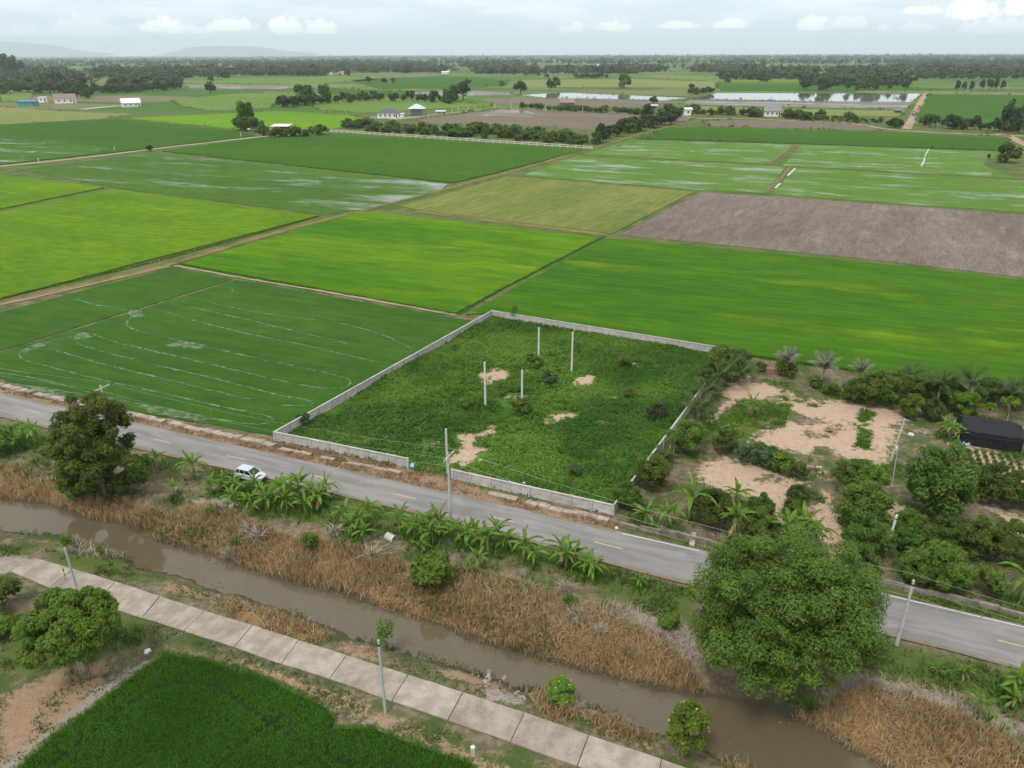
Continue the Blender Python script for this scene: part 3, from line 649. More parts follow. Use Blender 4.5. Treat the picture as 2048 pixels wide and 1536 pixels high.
# ------------------------------------------------------------------ concrete path made of slabs
def conc_mat(name, ca, cb, stain, sc=.7, obj=False):
    t = NT(name); p = t.pos(obj=obj); n1, n2, n3 = t.noise(p, sc, 5, .6), t.noise(p, sc * 9, 4, .65), t.noise(t.pos(1, .3, 1, .4, obj=obj), sc * .6, 5, .6)
    oi = t.n('ShaderNodeObjectInfo').outputs['Random']
    c = t.mix(t.ss(n1, .35, .65), ca, cb); c = t.mix(t.ss(n3, .52, .7, 0, .65), c, stain)
    h = t.n('ShaderNodeHueSaturation'); t.put(h.inputs['Color'], c); t.put(h.inputs['Value'], t.math('MULTIPLY', t.ss(n2, .3, .7, .9, 1.1), t.math('ADD', .9, t.math('MULTIPLY', oi, .2))))
    return t.done(t.bsdf(h.outputs[0], .85, .2, n2, .01))
m_slab = conc_mat('slab_concrete', (.245, .208, .17), (.345, .295, .245), (.20, .155, .115))
m_joint = plain('joint_dirt', (.10, .08, .06), .95, .1, obj=False)
pt, pb = GP(PATH_T), GP(PATH_B)
bed = MB(); bed.prism([tuple(p) for p in inset(pt + pb[::-1], .06)], -.3, .06)
path = tag(bed.build('path', m_joint), 'pale concrete slab path along the canal', kind='structure')
for i in range(len(pt) - 1):
    a, b, c_, d_ = Vector(pt[i]), Vector(pt[i + 1]), Vector(pb[i + 1]), Vector(pb[i])
    for lo, hi in ((0, 1),):
        q = [a.lerp(b, lo), a.lerp(b, hi), c_.lerp(d_, 1 - hi), c_.lerp(d_, 1 - lo)]
        q = inset([tuple(x) for x in q], .035)
        q = rough_edge(q, 1.2, .03, i); cc = Vector((sum(x for x, _ in q) / len(q), sum(y for _, y in q) / len(q)))
        m = MB(); m.prism([(x - cc.x, y - cc.y) for x, y in q], 0, .13 + (i * 7 % 3) * .006)
        m.build('slab', m_slab, path, (cc.x, cc.y, 0))

# ------------------------------------------------------------------ concrete drain beside the road
m_drain = conc_mat('drain_concrete', (.28, .22, .17), (.40, .325, .265), (.17, .115, .08), 1.6)
m_dirty = conc_mat('drain_wall_concrete', (.17, .145, .115), (.26, .225, .185), (.10, .09, .07), 1.2)
def drain(pts, label, wd, z1, mat, piece, seed, lean=.25, gapp=.05, th=.16):
    pl = resample([tuple(x) for x in GP(pts)], piece); r = random.Random(seed)
    o = thing('drain_lining', label, 'drain', (pl[0].x, pl[0].y, 0))
    for a, b in zip(pl, pl[1:]):
        if r.random() < gapp: continue
        d = (b - a).normalized(); n = Vector((-d.y, d.x)); h = z1 * r.uniform(.75, 1.1)
        e0, e1 = r.uniform(-.13, .13), r.uniform(-.13, .13)
        q = [a + n * (e0), b - d * .008 + n * e1, b - d * .008 + n * (wd + e1 + r.uniform(-.15, .1)), a + n * (wd + e0 + r.uniform(-.15, .1))]
        m = MB(); k = [tuple(x - pl[0]) for x in q]
        zz = [h, h * r.uniform(.9, 1.05), h * (1 - lean), h * (1 - lean)]
        m.v = [(x, y, -.2) for x, y in k] + [(k[i][0], k[i][1], zz[i]) for i in range(4)]
        m.f = [(4, 5, 6, 7), (0, 1, 5, 4), (1, 2, 6, 5), (2, 3, 7, 6), (3, 0, 4, 7)]; m.mi = [0] * 5
        m.build('lining_slab', mat, o)
    return o
drain([(-250, 716), (0, 776), (120, 804), (250, 832), (400, 866), (545, 897)], 'broken pale concrete drain lining between the road and the dark paddy', 1.0, .42, m_drain, .9, 1)
drain([(560, 901), (640, 918), (720, 935), (800, 950)], 'thin crumbling drain lip under the left front wall', .6, .3, m_drain, 1.5, 2, gapp=.2)
drain([(975, 992), (1050, 1010), (1120, 1027), (1215, 1047)], 'crumbling pale drain lining under the right front wall', .85, .35, m_drain, 1.1, 3, gapp=.12)
drain([(1240, 1052), (1320, 1070), (1420, 1092), (1520, 1116)], 'low grey drain wall in front of the orchard banana plants', .3, .6, m_dirty, 1.8, 4, .0, 0)
drain([(1722, 1163), (1850, 1190), (2048, 1236), (2300, 1296)], 'low mossy drain wall beside the road at the right', .3, .6, m_dirty, 1.8, 5, .0, 0)
# two access slabs over the drain
def access(a, b, wd, label):
    p, q = Vector(G(*a)), Vector(G(*b)); d = (q - p).normalized(); n = Vector((-d.y, d.x)) * wd / 2
    m = MB(); m.prism([tuple(p - n), tuple(q - n), tuple(q + n), tuple(p + n)], .0, .24); return tag(m.build('culvert_slab', m_drain), label, 'culvert')
access((1688, 1172), (1672, 1138), 3.0, 'pale concrete culvert slab where the orchard lane meets the road')
access((1383, 1094), (1388, 1068), .5, 'narrow concrete plank across the drain at the orchard')

# ------------------------------------------------------------------ precast wall round the plot
WH = 1.32
m_wall = conc_mat('wall_concrete', (.36, .345, .32), (.49, .47, .44), (.27, .245, .21), 1.0, True)
m_post = conc_mat('post_concrete', (.40, .385, .355), (.50, .48, .45), (.33, .30, .26), 1.0, True)
def wall(a, b, bays, label, start=True, fill=0):
    p, q = Vector(G(*a)), Vector(G(*b)); L = (q - p).length; ang = math.atan2((q - p).y, (q - p).x); bl = L / bays
    o = thing('concrete_wall', label, 'wall', (p.x, p.y, 0), ang, 'precast wall runs round the weedy plot')
    mp = MB(); mp.box(.12, bl - .12, -.04, .04, -.2, WH - .12); mp.box(.12, bl - .12, -.06, .06, .0, .16); mp.box(.12, bl - .12, -.055, .055, WH * .5, WH * .5 + .05); mp = mp.mesh('panel', m_wall)
    mc = MB().box(.125, bl - .125, -.10, .10, WH - .12, WH).mesh('coping', m_post)
    ms = MB().box(-.12, .12, -.13, .13, -.2, WH + .03).mesh('post', m_post)
    for i in range(bays):
        link('panel', mp, o, (i * bl, 0, 0)); link('coping', mc, o, (i * bl + .004 * (i % 2), 0, 0))
        if i or start: link('post', ms, o, (i * bl, 0, 0))
    link('post', ms, o, (L, 0, 0))
    return o
wall((551, 881), (816, 935), 7, 'front run of the low concrete wall left of the gateway')
wall((905, 958), (1226, 1030), 8, 'front run of the low concrete wall right of the gateway')
wall((551, 881), (984, 634), 20, 'left run of the low concrete wall beside the dark paddy', False)
wall((984, 634), (1460, 712), 16, 'back run of the low concrete wall against the big rice field', False)
wall((1460, 712), (1226, 1030), 18, 'right run of the low concrete wall behind the orchard trees', False)
#@@NEXT
# ------------------------------------------------------------------ foliage builders
def rdirs(rng, n, up=0.0):
    d = rng.normal(size=(n, 3)); d[:, 2] += up * 1.0; return d / np.linalg.norm(d, axis=1, keepdims=True)
def leaf_quads(Cn, D, L, Wd, rng, nn=None):
    """diamond leaf sprays at Cn along D, facing nn"""
    n = len(Cn)
    if nn is not None: D = np.cross(nn, rdirs(rng, n)); D[:, 2] -= .15; D /= np.maximum(np.linalg.norm(D, axis=1, keepdims=True), 1e-6)
    s = np.cross(D, rdirs(rng, n) if nn is None else nn); s /= np.maximum(np.linalg.norm(s, axis=1, keepdims=True), 1e-6)
    L = np.asarray(L).reshape(-1, 1); Wd = np.asarray(Wd).reshape(-1, 1)
    V = np.stack([Cn - D * L * .5, Cn + s * Wd * .5 + D * L * .05, Cn + D * L * .5, Cn - s * Wd * .5 + D * L * .05], 1).reshape(-1, 3)
    return V, np.arange(4 * n).reshape(n, 4)
def crown_mesh(name, mat, seed, R, zc, nb, nl, L, Wd, br=(.26, .4), up=.35, droop=.15, core=.55, rfac=(.5, .8), low=-.6):
    rng = np.random.default_rng(seed); R = np.array(R)
    D = rdirs(rng, nb * 4, .15); D = D[D[:, 2] > low][:nb]; nb = len(D)
    B = D * R * rng.uniform(rfac[0], rfac[1], (nb, 1)); br_ = rng.uniform(br[0], br[1], nb) * R.mean()
    bt = rng.uniform(0, 1, nb)
    w_ = br_ ** 2; k = rng.choice(nb, nl, p=w_ / w_.sum())
    d = rdirs(rng, nl, up); r = br_[k] * np.maximum(rng.uniform(core, 1.15, nl), .05) ** .6
    Cn = B[k] + d * r[:, None] * np.array([1, 1, .82]); Cn[:, 2] += zc
    ax = d * .5 + rdirs(rng, nl) * .8; ax[:, 2] -= droop; ax /= np.linalg.norm(ax, axis=1, keepdims=True)
    s = rng.uniform(.65, 1.35, nl)
    V, F = leaf_quads(Cn, ax, L * s, Wd * s, rng, d * .65 + np.array([0, 0, .55]) + rdirs(rng, nl) * .6)
    tint = np.clip(bt[k] * .55 + rng.uniform(0, .45, nl), 0, 1)
    return npmesh(name, V, [F], mat, tint), B + np.array([0, 0, zc])
m_bark = plain('bark', (.15, .12, .09), .95, .1, .35, 4); m_bark_pale = plain('bark_pale', (.30, .26, .21), .9, .1, .3, 4)
def trunk_mesh(name, mat, h, r, tips, seed, n=7):
    rnd = random.Random(seed); m = MB(); top = Vector((rnd.uniform(-.1, .1) * h, rnd.uniform(-.1, .1) * h, h))
    m.tube([(0, 0, -.2), (0, 0, h * .15), top * .55, top], [r * 1.35, r, r * .8, r * .6], n)
    for tp in tips:
        tp = Vector(tp); m.tube([top * .8, top.lerp(tp, .45) + Vector((0, 0, h * .06)), tp], [r * .5, r * .3, r * .08], 5)
    return m.mesh(name, mat, True)
G_mid = leaf_mat('leaf_mid_green', (.06, .11, .018), (.17, .255, .038), .45)
G_dark = leaf_mat('leaf_dark_green', (.052, .10, .018), (.14, .215, .034), .45)
G_lite = leaf_mat('leaf_light_green', (.075, .15, .018), (.175, .275, .03), .45)
G_grey = leaf_mat('leaf_grey_green', (.045, .085, .03), (.095, .15, .05), .35)
G_pine = leaf_mat('leaf_olive_dark', (.03, .06, .014), (.07, .115, .025), .35)
G_far = leaf_mat('leaf_far', (.018, .042, .010), (.075, .125, .026), .3, rnd=.2)
TREEPROTO = {}
def proto(key, mat, seed, R, zc, nb, nl, L, Wd, th=None, tr=.12, bark=None, **k):
    cm, B = crown_mesh('crown', mat, seed, R, zc, nb, nl, L, Wd, **k)
    tm = trunk_mesh('trunk', bark or m_bark, th or zc * .8, tr, B[::max(1, len(B) // 6)][:7], seed)
    TREEPROTO[key] = (cm, tm, R, zc); return TREEPROTO[key]
def plant(key, u, v, scale, label, cat='tree', name='tree', group=None, rz=None, sc=None, xy=None, z=None):
    cm, tm, R, zc = TREEPROTO[key]
    p = xy if xy is not None else G(u, v)
    if z is None: z = float(ground_z(p[0], p[1])) if abs(p[0]) < 110 and 15 < p[1] < 151 else 0
    rr_ = random.Random(int(p[0] * 91 + p[1] * 37))
    o = thing(name, label, cat, (p[0], p[1], z), rr_.uniform(0, 6.28) if rz is None else rz, group, sc if sc else (scale * rr_.uniform(.93, 1.07), scale * rr_.uniform(.93, 1.07), scale))
    link('crown', cm, o); link('trunk', tm, o)
    return o
# crowns for the single near trees
proto('raintree', G_mid, 11, (7.6, 7.0, 5.6), 6.6, 320, 140000, .27, .115, th=5, tr=.35, br=(.08, .21), rfac=(.42, 1.0), low=-.9, up=.3, droop=.25, core=.2)
proto('tall', G_mid, 12, (4.3, 4.3, 5.8), 6.0, 150, 30000, .36, .16, th=8, tr=.25, br=(.09, .2), rfac=(.3, .97), low=-.97, core=.2)
proto('round', G_lite, 13, (3.5, 3.3, 2.5), 3.9, 120, 30000, .26, .13, th=2.2, tr=.2, bark=m_bark_pale, br=(.13, .2), rfac=(.7, .9), low=-.4)
proto('orch', G_mid, 21, (2.3, 2.3, 2.0), 2.3, 48, 9000, .28, .14, th=1.6, tr=.1, br=(.18, .32), low=-.8, core=.3, rfac=(.5, .92))
proto('orchl', G_lite, 22, (2.3, 2.3, 2.1), 2.4, 44, 8000, .28, .14, th=1.6, tr=.1, br=(.18, .32), low=-.8, core=.3, rfac=(.5, .92))
proto('orchd', G_dark, 23, (2.2, 2.2, 2.0), 2.2, 48, 9000, .27, .13, th=1.5, tr=.1, br=(.17, .3), low=-.85, core=.3, rfac=(.5, .92))
proto('cone', G_dark, 24, (2.6, 2.6, 3.1), 3.2, 70, 11500, .28, .14, th=3, tr=.14, br=(.15, .27), low=-.9, core=.3, rfac=(.5, .92))
proto('shrub', G_mid, 25, (1.0, 1.0, .8), .8, 12, 1100, .28, .16, th=.6, tr=.05, br=(.34, .5), low=-.7)
proto('shrubl', G_lite, 26, (1.0, 1.0, .9), .85, 12, 1100, .28, .16, th=.6, tr=.05, br=(.34, .5), low=-.7)
proto('shrubg', G_grey, 27, (1.0, 1.0, .9), .9, 14, 1200, .26, .13, th=.6, tr=.05, br=(.3, .45), low=-.8)
proto('thin', G_lite, 28, (.8, .8, 1.3), 1.9, 16, 420, .26, .13, th=1.8, tr=.04, br=(.2, .35), low=-.9)
proto('flower', G_lite, 29, (1.3, 1.3, 1.5), 2.0, 22, 3600, .26, .15, th=1.5, tr=.07, br=(.3, .42), low=-.85)
proto('papaya', G_lite, 30, (1.3, 1.3, .6), 3.2, 9, 260, .55, .35, th=3.0, tr=.08, bark=m_bark_pale, br=(.3, .5), low=-.3)

# ------------------------------------------------------------------ dry reeds, verge grass, weeds, front rice
def in_polys(rng, polys, dens, z=0, px=True):
    out = []
    for pl in polys:
        w_ = np.array(GP(pl, z)) if px else np.array(pl)
        w_ = w_.copy(); lo, hi = np.maximum(w_.min(0), (-75, 22)), np.minimum(w_.max(0), (110, 150))
        n = int(np.prod(np.maximum(hi - lo, 0)) * dens)
        if n <= 0: continue
        q = rng.uniform(lo, hi, (n, 2)); q = q[sdist(q, w_) > 0]
        # keep what the photograph can see, plus a margin
        d = FW.y * q[:, 1] + CAM_H * SP
        q = q[(np.abs(q[:, 0]) / d < .76) & (q[:, 1] > 30)]
        out.append(q)
    return np.concatenate(out) if out else np.zeros((0, 2))
def blades(q, rng, h, wd, lean, per=1, spread=.1, z=None):
    q = np.repeat(q, per, 0); n = len(q)
    zz = ground_z(q[:, 0], q[:, 1]) if z is None else np.full(n, z)
    b = np.concatenate([q + rng.normal(0, spread, (n, 2)), zz[:, None] - .03], 1)
    a = rng.uniform(0, 2 * np.pi, n); H = rng.uniform(h[0], h[1], n); l = np.abs(rng.normal(0, lean, n)) * H
    dv = np.stack([np.cos(a), np.sin(a)], 1); sd_ = np.stack([-np.sin(a), np.cos(a), np.zeros(n)], 1)
    a2 = rng.uniform(0, 2 * np.pi, n); sd_ = np.stack([np.cos(a2), np.sin(a2), np.zeros(n)], 1)
    W_ = rng.uniform(wd[0], wd[1], n)[:, None]
    mid_ = b + np.concatenate([dv * l[:, None] * .35, (H * .62)[:, None]], 1); tip = b + np.concatenate([dv * l[:, None], (H * (1 - .25 * np.minimum(l / H, 1)))[:, None]], 1)
    V = np.stack([b - sd_ * W_ * .5, b + sd_ * W_ * .5, mid_ + sd_ * W_ * .45, mid_ - sd_ * W_ * .45, tip], 1).reshape(-1, 3)
    i = np.arange(n) * 5
    return V, [np.stack([i, i + 1, i + 2, i + 3], 1), np.stack([i + 3, i + 2, i + 4], 1)], n
def stuff(name, V, F, mat, tint, label):
    return tag(link(name, npmesh(name, V, F, mat, tint)), label, kind='stuff')
def tint_for(q, rng, per, sc, seed, amp=.5):
    base_ = np.clip((fbm(q, sc, seed) - .5) * 2.2 + .5, 0, 1); return np.clip(np.repeat(base_, per) * (1 - amp) + rng.uniform(0, amp, len(q) * per), 0, 1)
m_reed = leaf_mat('dry_reed', (.275, .182, .092), (.53, .395, .215), .3, 0)
m_dead = leaf_mat('dead_grass_grey', (.28, .23, .17), (.50, .43, .33), .2, 0)
m_gras = leaf_mat('verge_grass', (.055, .092, .02), (.145, .185, .05), .35, 0)
m_weed = leaf_mat('weed_leaf', (.045, .14, .018), (.165, .31, .036), .45, 0)
m_rice = leaf_mat('rice_blade', (.06, .17, .010), (.14, .31, .016), .5, 0)
rng = np.random.default_rng(7)
q = in_polys(rng, DRY, 42); q = q[sdist(q, water_poly) < -.15]
q = q[(fbm(q, .3, 9) + rng.uniform(-.22, .22, len(q))) > .40]
hh = .32 + .7 * np.clip(fbm(q, .22, 31) * 1.6 - .3, 0, 1)
V, F, n = blades(q, rng, (.7, 1.3), (.035, .085), .4, 3, .16)
V = V.reshape(-1, 5, 3); z0 = V[:, :1, 2:]; V[:, :, 2:] = z0 + (V[:, :, 2:] - z0) * np.repeat(hh, 3)[:, None, None]; V = V.reshape(-1, 3)
tt = tint_for(q, rng, 3, .25, 4, .6)
ql = q[(vnoise(q, .3, 88) > .6) & (sdist(q, water_poly) < -1.3)][::3]; Vl, Fl, nl_ = blades(ql, rng, (.4, .8), (.035, .07), 1.2, 3, .25); tl = tint_for(ql, rng, 3, .3, 14, .5)
stuff('flattened_reeds', Vl, Fl, leaf_mat('bleached_reed', (.30, .22, .13), (.54, .43, .28), .2, 0), np.concatenate([tl, tl]), 'bleached flattened reeds lying among the standing ones')
t2 = np.concatenate([tt, tt])
q2 = q[(vnoise(q, .18, 66) > .6)][::2]; Vg, Fg, ng = blades(q2, rng, (.3, 1.0), (.04, .09), .55, 2, .2); tg = rng.uniform(0, 1, ng)
stuff('green_reeds', Vg, Fg, m_gras, np.concatenate([tg, tg]), 'green grass blades growing among the dry reeds')
stuff('dry_reeds', V, F, m_reed, t2, 'orange brown dry reeds along both canal banks')
greyp = [GREY[2], GREY[3], [(1180, 1200), (1260, 1215), (1270, 1260), (1200, 1250)], [(150, 1075), (235, 1085), (250, 1110), (150, 1110)]]
q = in_polys(rng, greyp, 16); V, F, n = blades(q, rng, (.3, .9), (.03, .06), .8, 2, .2); tt = tint_for(q, rng, 2, .4, 6)
stuff('dead_grass', V, F, m_dead, np.concatenate([tt, tt]), 'grey dead grass lying on the canal bank')
q = in_polys(rng, GREEN[:6] + [[(0, 905), (130, 935), (300, 990), (240, 1000), (0, 925)]], 30); q = q[sdist(q, water_poly) < 0]; q = q[(sdist(q, road_poly2) < -.15) & (sdist(q, path_poly) < -.15) & (fbm(q, .5, 12) + rng.uniform(-.2, .2, len(q)) > .60)]
V, F, n = blades(q, rng, (.12, .45), (.05, .12), .7, 3, .15); tt = tint_for(q, rng, 3, .3, 8)
stuff('verge_grass', V, F, m_gras, np.concatenate([tt, tt]), 'short green grass on the verges and banks')
q = in_polys(rng, GREEN[6:] + [ORCH] + WEEDP, 9); q = q[(fbm(q, .22, 15) > .52) | ((np.max([sdist(q, GP(s)) for s in WEEDP], 0) > -.3) & (fbm(q, .7, 19) < .52))]; sdo = np.max([sdist(q, GP(s)) for s in SAND_O], 0); sdw = np.max([sdist(q, GP(s)) for s in WEEDP], 0); q = q[((sdo < .5) | (sdw > 0)) & (sdist(q, road_poly2) < -.3)]
V, F, n = blades(q, rng, (.1, .4), (.08, .18), .8, 4, .2); tt = tint_for(q, rng, 4, .3, 8)
stuff('orchard_weeds', V, F, m_weed, np.concatenate([tt, tt]), 'low green weeds on the orchard ground')
q = in_polys(rng, [CAN_N + CAN_S[::-1]], 14, ZW); dw = sdist(q, water_poly); q = q[(dw > .05) & (rng.random(len(q)) < np.exp(-dw / .35) * .9 + .004) & (vnoise(q, .25, 8) > .4)]
n = len(q); Cn = np.concatenate([q, np.full((n, 1), ZW + .015)], 1); V, F1 = leaf_quads(Cn, rdirs(rng, n), rng.uniform(.1, .4, n), rng.uniform(.06, .22, n), rng, np.array([0, 0, 1.]) + rdirs(rng, n) * .08)
stuff('floating_litter', V, [F1], leaf_mat('floating_leaf', (.09, .075, .035), (.22, .16, .08), .1, 0), rng.random(n), 'dead leaves and weed floating along the canal edges')
# weeds in the walled plot: leafy clumps
plotw = GP(PLOT)
q = in_polys(rng, [PLOT], 11); q = q[sdist(q, plotw) > .12]
ss_ = np.max([sdist(q, GP(s)) for s in SANDS], 0) + (fbm(q, .9, 2) - .5) * 2.4
bare = fbm(q, .16, 77)
keep = (ss_ + (fbm(q, 1.6, 91) - .5) * 2.4 < .1) & (bare + rng.uniform(-.12, .12, len(q)) < .68)
q = q[keep]; hN = np.clip(fbm(q, .16, 41) * 1.7 - .35, 0, 1)
per = 8; Q = np.repeat(q, per, 0); n = len(Q); H = np.repeat(.06 + .6 * hN ** 1.4, per)
Cn = np.concatenate([Q + rng.normal(0, .2, (n, 2)), (H * rng.uniform(.15, 1.1, n))[:, None] + .03], 1)
D = rdirs(rng, n, .6); s = rng.uniform(.6, 1.4, n)
V, F1 = leaf_quads(Cn, D, .3 * s, .17 * s, rng, np.array([0, 0, .8]) + rdirs(rng, n) * .75)
tw = np.clip(np.repeat(np.clip((fbm(q, .1, 21) - .5) * 3.4 + .5, 0, 1), per) * .7 + rng.uniform(0, .3, n), 0, 1)
stuff('plot_weeds', V, [F1], m_weed, tw, 'dense green weeds and creepers covering the walled plot')
q = in_polys(rng, [PLOT], 5); q = q[(fbm(q, .1, 55) > .56) & (sdist(q, plotw) > .3)]; q = q[np.max([sdist(q, GP(s)) for s in SANDS], 0) < .2]
V, F, n = blades(q, rng, (.3, .9), (.04, .09), .45, 5, .18); tt = tint_for(q, rng, 5, .2, 18)
stuff('tall_grass', V, F, leaf_mat('tall_grass_blade', (.05, .12, .016), (.13, .225, .03), .35, 0), np.concatenate([tt, tt]), 'yellowish tall grass among the weeds of the walled plot')
# front rice field
fpoly = GP(PADDY, .0)
field(PADDY, .16, mf_fore, 'dense green rice field at the bottom left, near side of the path', 99, .3)
q = in_polys(rng, [PADDY], 85); q = q[sdist(q, fpoly) > .05]
FR = [[(103, 1536), (239, 1426), (308, 1382), (369, 1368), (431, 1376), (479, 1402), (520, 1436), (581, 1477), (700, 1536)], [(440, 1536), (500, 1478), (560, 1440)], [(290, 1536), (380, 1450)]]
fv = np.ones(len(q))
for rl in FR:
    g = [tuple(p) for p in resample(smooth_line(GP(rl), 2), 1.0)]
    dmin = np.min([np.hypot(q[:, 0] - a, q[:, 1] - b) for a, b in g], 0); fv = np.minimum(fv, np.clip((dmin - .2) / .28, 0, 1) if rl is not FR[2] else np.clip(dmin / .3 + .55, 0, 1))
q = q[fv > .25]
V, F, n = blades(q, rng, (.2, .38), (.022, .04), .4, 3, .08, z=.1); tt = tint_for(q, rng, 3, .12, 61, .5)
stuff('rice_plants', V, F, m_rice, np.concatenate([tt, tt]), 'dense green rice plants of the front field')
# taller rice fringe along the near edges of the big fields
for k_, (ln, m_) in enumerate([([(358, 529), (480, 553), (620, 576), (760, 601), (908, 629)], m_rice), ([(0, 599), (150, 563), (300, 527), (480, 478), (640, 433)], m_gras), ([(985, 628), (1100, 648), (1250, 672), (1460, 708), (1700, 742), (2040, 775)], m_rice), ([(920, 630), (1000, 580), (1100, 530), (1210, 474)], m_weed)]):
    g = np.array([tuple(p) for p in resample(GP(ln), .25)]); g = np.repeat(g, 3, 0) + rng.normal(0, .3, (len(g) * 3, 2))
    V, F, n = blades(g, rng, (.4, .8), (.06, .12), .5, 2, .1, z=.0); tt = rng.uniform(0, 1, n)
    stuff('field_edge_grass', V, F, m_, np.concatenate([tt, tt]), 'uneven grass fringe along a rice field edge ' + ['below the bright middle field', 'beside the diagonal track', 'behind the back wall', 'on the bund between two fields'][k_])

q = in_polys(rng, REDD[:2], 26); q = q[(sdist(q, road_poly2) < -.1) & (fbm(q, .5, 44) + rng.uniform(-.2, .2, len(q)) > .44)]
V, F, n = blades(q, rng, (.12, .42), (.04, .09), .8, 3, .15); tt = tint_for(q, rng, 3, .4, 8)
stuff('roadside_dry_grass', V, F, leaf_mat('brown_grass', (.20, .115, .06), (.34, .23, .13), .25, 0), np.concatenate([tt, tt]), 'brown dry grass between the road and the front wall')
nb_ = [(u, v - 3) for u, v in CAN_S]
gpt = np.array([tuple(p) for p in resample(GP(nb_, -.9), .25)]); gpt = gpt[(gpt[:, 1] > 30) & (np.abs(gpt[:, 0]) < 60)]; gpt = np.repeat(gpt, 3, 0) + rng.normal(0, .28, (len(gpt) * 3, 2)); gpt = gpt[vnoise(gpt, .35, 5) > .42]
V, F, n = blades(gpt, rng, (.15, .5), (.04, .09), .7, 3, .12); tt = rng.uniform(0, 1, n)
stuff('bank_grass', V, F, m_gras, np.concatenate([tt, tt]), 'patchy green grass along the near water edge')
q = in_polys(rng, REDD[3:] + [GREY[6], GREY[1], GREEN[6], [(300, 1240), (470, 1295), (640, 1360), (860, 1450), (1000, 1500), (1000, 1530), (860, 1490), (640, 1400), (430, 1318), (300, 1290)], [(560, 1240), (760, 1300), (900, 1350), (1000, 1400), (1300, 1480), (1300, 1510), (900, 1370), (560, 1265)]], 9); q = q[(sdist(q, path_poly) < -.1) & (sdist(q, water_poly) < -.3) & (fbm(q, .45, 71) > .5)]
V, F, n = blades(q, rng, (.08, .3), (.05, .11), .9, 4, .16); tt = tint_for(q, rng, 4, .4, 8)
stuff('path_side_weeds', V, F, m_gras, np.concatenate([tt, tt]), 'small green weeds scattered beside the concrete path')
# ------------------------------------------------------------------ single near trees and shrubs
plant('raintree', 1550, 1345, 1.0, 'biggest tree, broad and feathery, standing between the road and the canal', rz=.4, sc=(.96, .96, 1.03))
plant('tall', 214, 995, height_for(206, 990, 783) / 11.6, 'tall dark ragged tree beside the road at the left', rz=1.0)
hr_ = height_for(152, 1342, 1175) / 7.1
plant('round', 165, 1344, hr_, 'round light green tree with pale trunk at the bottom left', rz=2.2, sc=(hr_ * .95, hr_ * .95, hr_))
plant('shrubl', 862, 1170, 2.0, 'bushy green shrub among the orange reeds above the canal', 'shrub', 'shrub')
plant('shrub', 622, 1098, 1.15, 'small round green bush alone in the orange reeds', 'shrub', 'shrub', sc=(.95, .95, 1.3))
def flowers(o, seed, R, zc, n):
    r_ = np.random.default_rng(seed); d = rdirs(r_, n, .5); Cn = d * np.array(R) * .95 + np.array([0, 0, zc])
    V, F = leaf_quads(Cn, rdirs(r_, n, .8), np.full(n, .17), np.full(n, .13), r_)
    tag(link('flowers', npmesh('flowers', V, [F], m_flw, np.ones(n)), o), 'yellow flowers', kind='stuff')
m_flw = leaf_mat('yellow_flower', (.6, .45, .03), (.75, .58, .05), .2, 0)
f1 = plant('flower', 1372, 1498, 1.2, 'tall yellow flowering bush beside the path at the bottom', 'shrub', 'flowering_shrub', sc=(1.15, 1.15, 1.35)); flowers(f1, 1, (1.3, 1.3, 1.5), 2.0, 20)
f2 = plant('flower', 1122, 1398, .8, 'smaller yellow flowering bush on the near canal bank', 'shrub', 'flowering_shrub', sc=(.9, .9, .75)); flowers(f2, 2, (1.3, 1.3, 1.5), 2.0, 22)
plant('thin', 772, 1290, 1.3, 'thin sparse sapling at the canal edge behind a pole', 'sapling', 'sapling', sc=(1.0, 1.0, 1.15))
plant('thin', 137, 1098, .8, 'small leafy sapling behind the leaning pole at the left', 'sapling', 'sapling')
plant('thin', 205, 1112, .6, 'tiny sapling in the grass beside the concrete path', 'sapling', 'sapling')
plant('shrub', 10, 1215, 1.7, 'dark bush at the left edge below the path', 'shrub', 'shrub')
plant('shrubl', 0, 1275, 1.1, 'yellowish bush at the left edge beside the round tree', 'shrub', 'shrub')
plant('shrub', 10, 905, 1.9, 'dark green bush at the left edge beside the road', 'shrub', 'shrub')
plant('shrub', 165, 992, 2.0, 'dark bush under the left side of the tall dark tree', 'shrub', 'shrub')
plant('shrub', 262, 985, 2.0, 'dark bush under the right side of the tall dark tree', 'shrub', 'shrub')
plant('shrubl', 290, 945, 1.2, 'leafy bush at the foot of the tall dark tree', 'shrub', 'shrub')
plant('shrubg', 350, 1003, .7, 'small greyish bush on the bare bank right of the tall tree', 'shrub', 'shrub')
plant('shrubl', 1335, 1255, .9, 'light green tuft left of the biggest tree', 'shrub', 'shrub')
# shrubs in the plot
for a in [('shrub', 1043, 828, 1.3, 'dark bush at the foot of a concrete post in the walled plot'), ('shrubg', 1097, 768, 1.2, 'upright dark shrub between two posts in the walled plot'),
          ('thin', 1028, 640, 1.0, 'slim sapling growing at the back wall corner'), ('shrubl', 1068, 735, 1.5, 'spreading light green bush in the middle of the walled plot'),
          ('shrub', 1250, 735, 1.2, 'grey green shrub in the back right of the walled plot'), ('shrub', 1255, 795, .9, 'dark low bush left of the right wall'), ('shrubg', 1312, 836, 1.5, 'low spreading bush beside the right wall'),
          ('shrubg', 608, 848, 1.0, 'weedy shrub at the front left corner of the plot'), ('shrubg', 828, 718, .8, 'climbing shrub on the left wall'), ('shrub', 930, 815, .9, 'low shrub left of the bare sandy patch'),
          ('shrubg', 1150, 950, .8, 'thin grey weed bush near the front wall')]:
    plant(*a, 'shrub', 'shrub', sc=(.32, .32, .8) if a[0] == 'cone' else None)
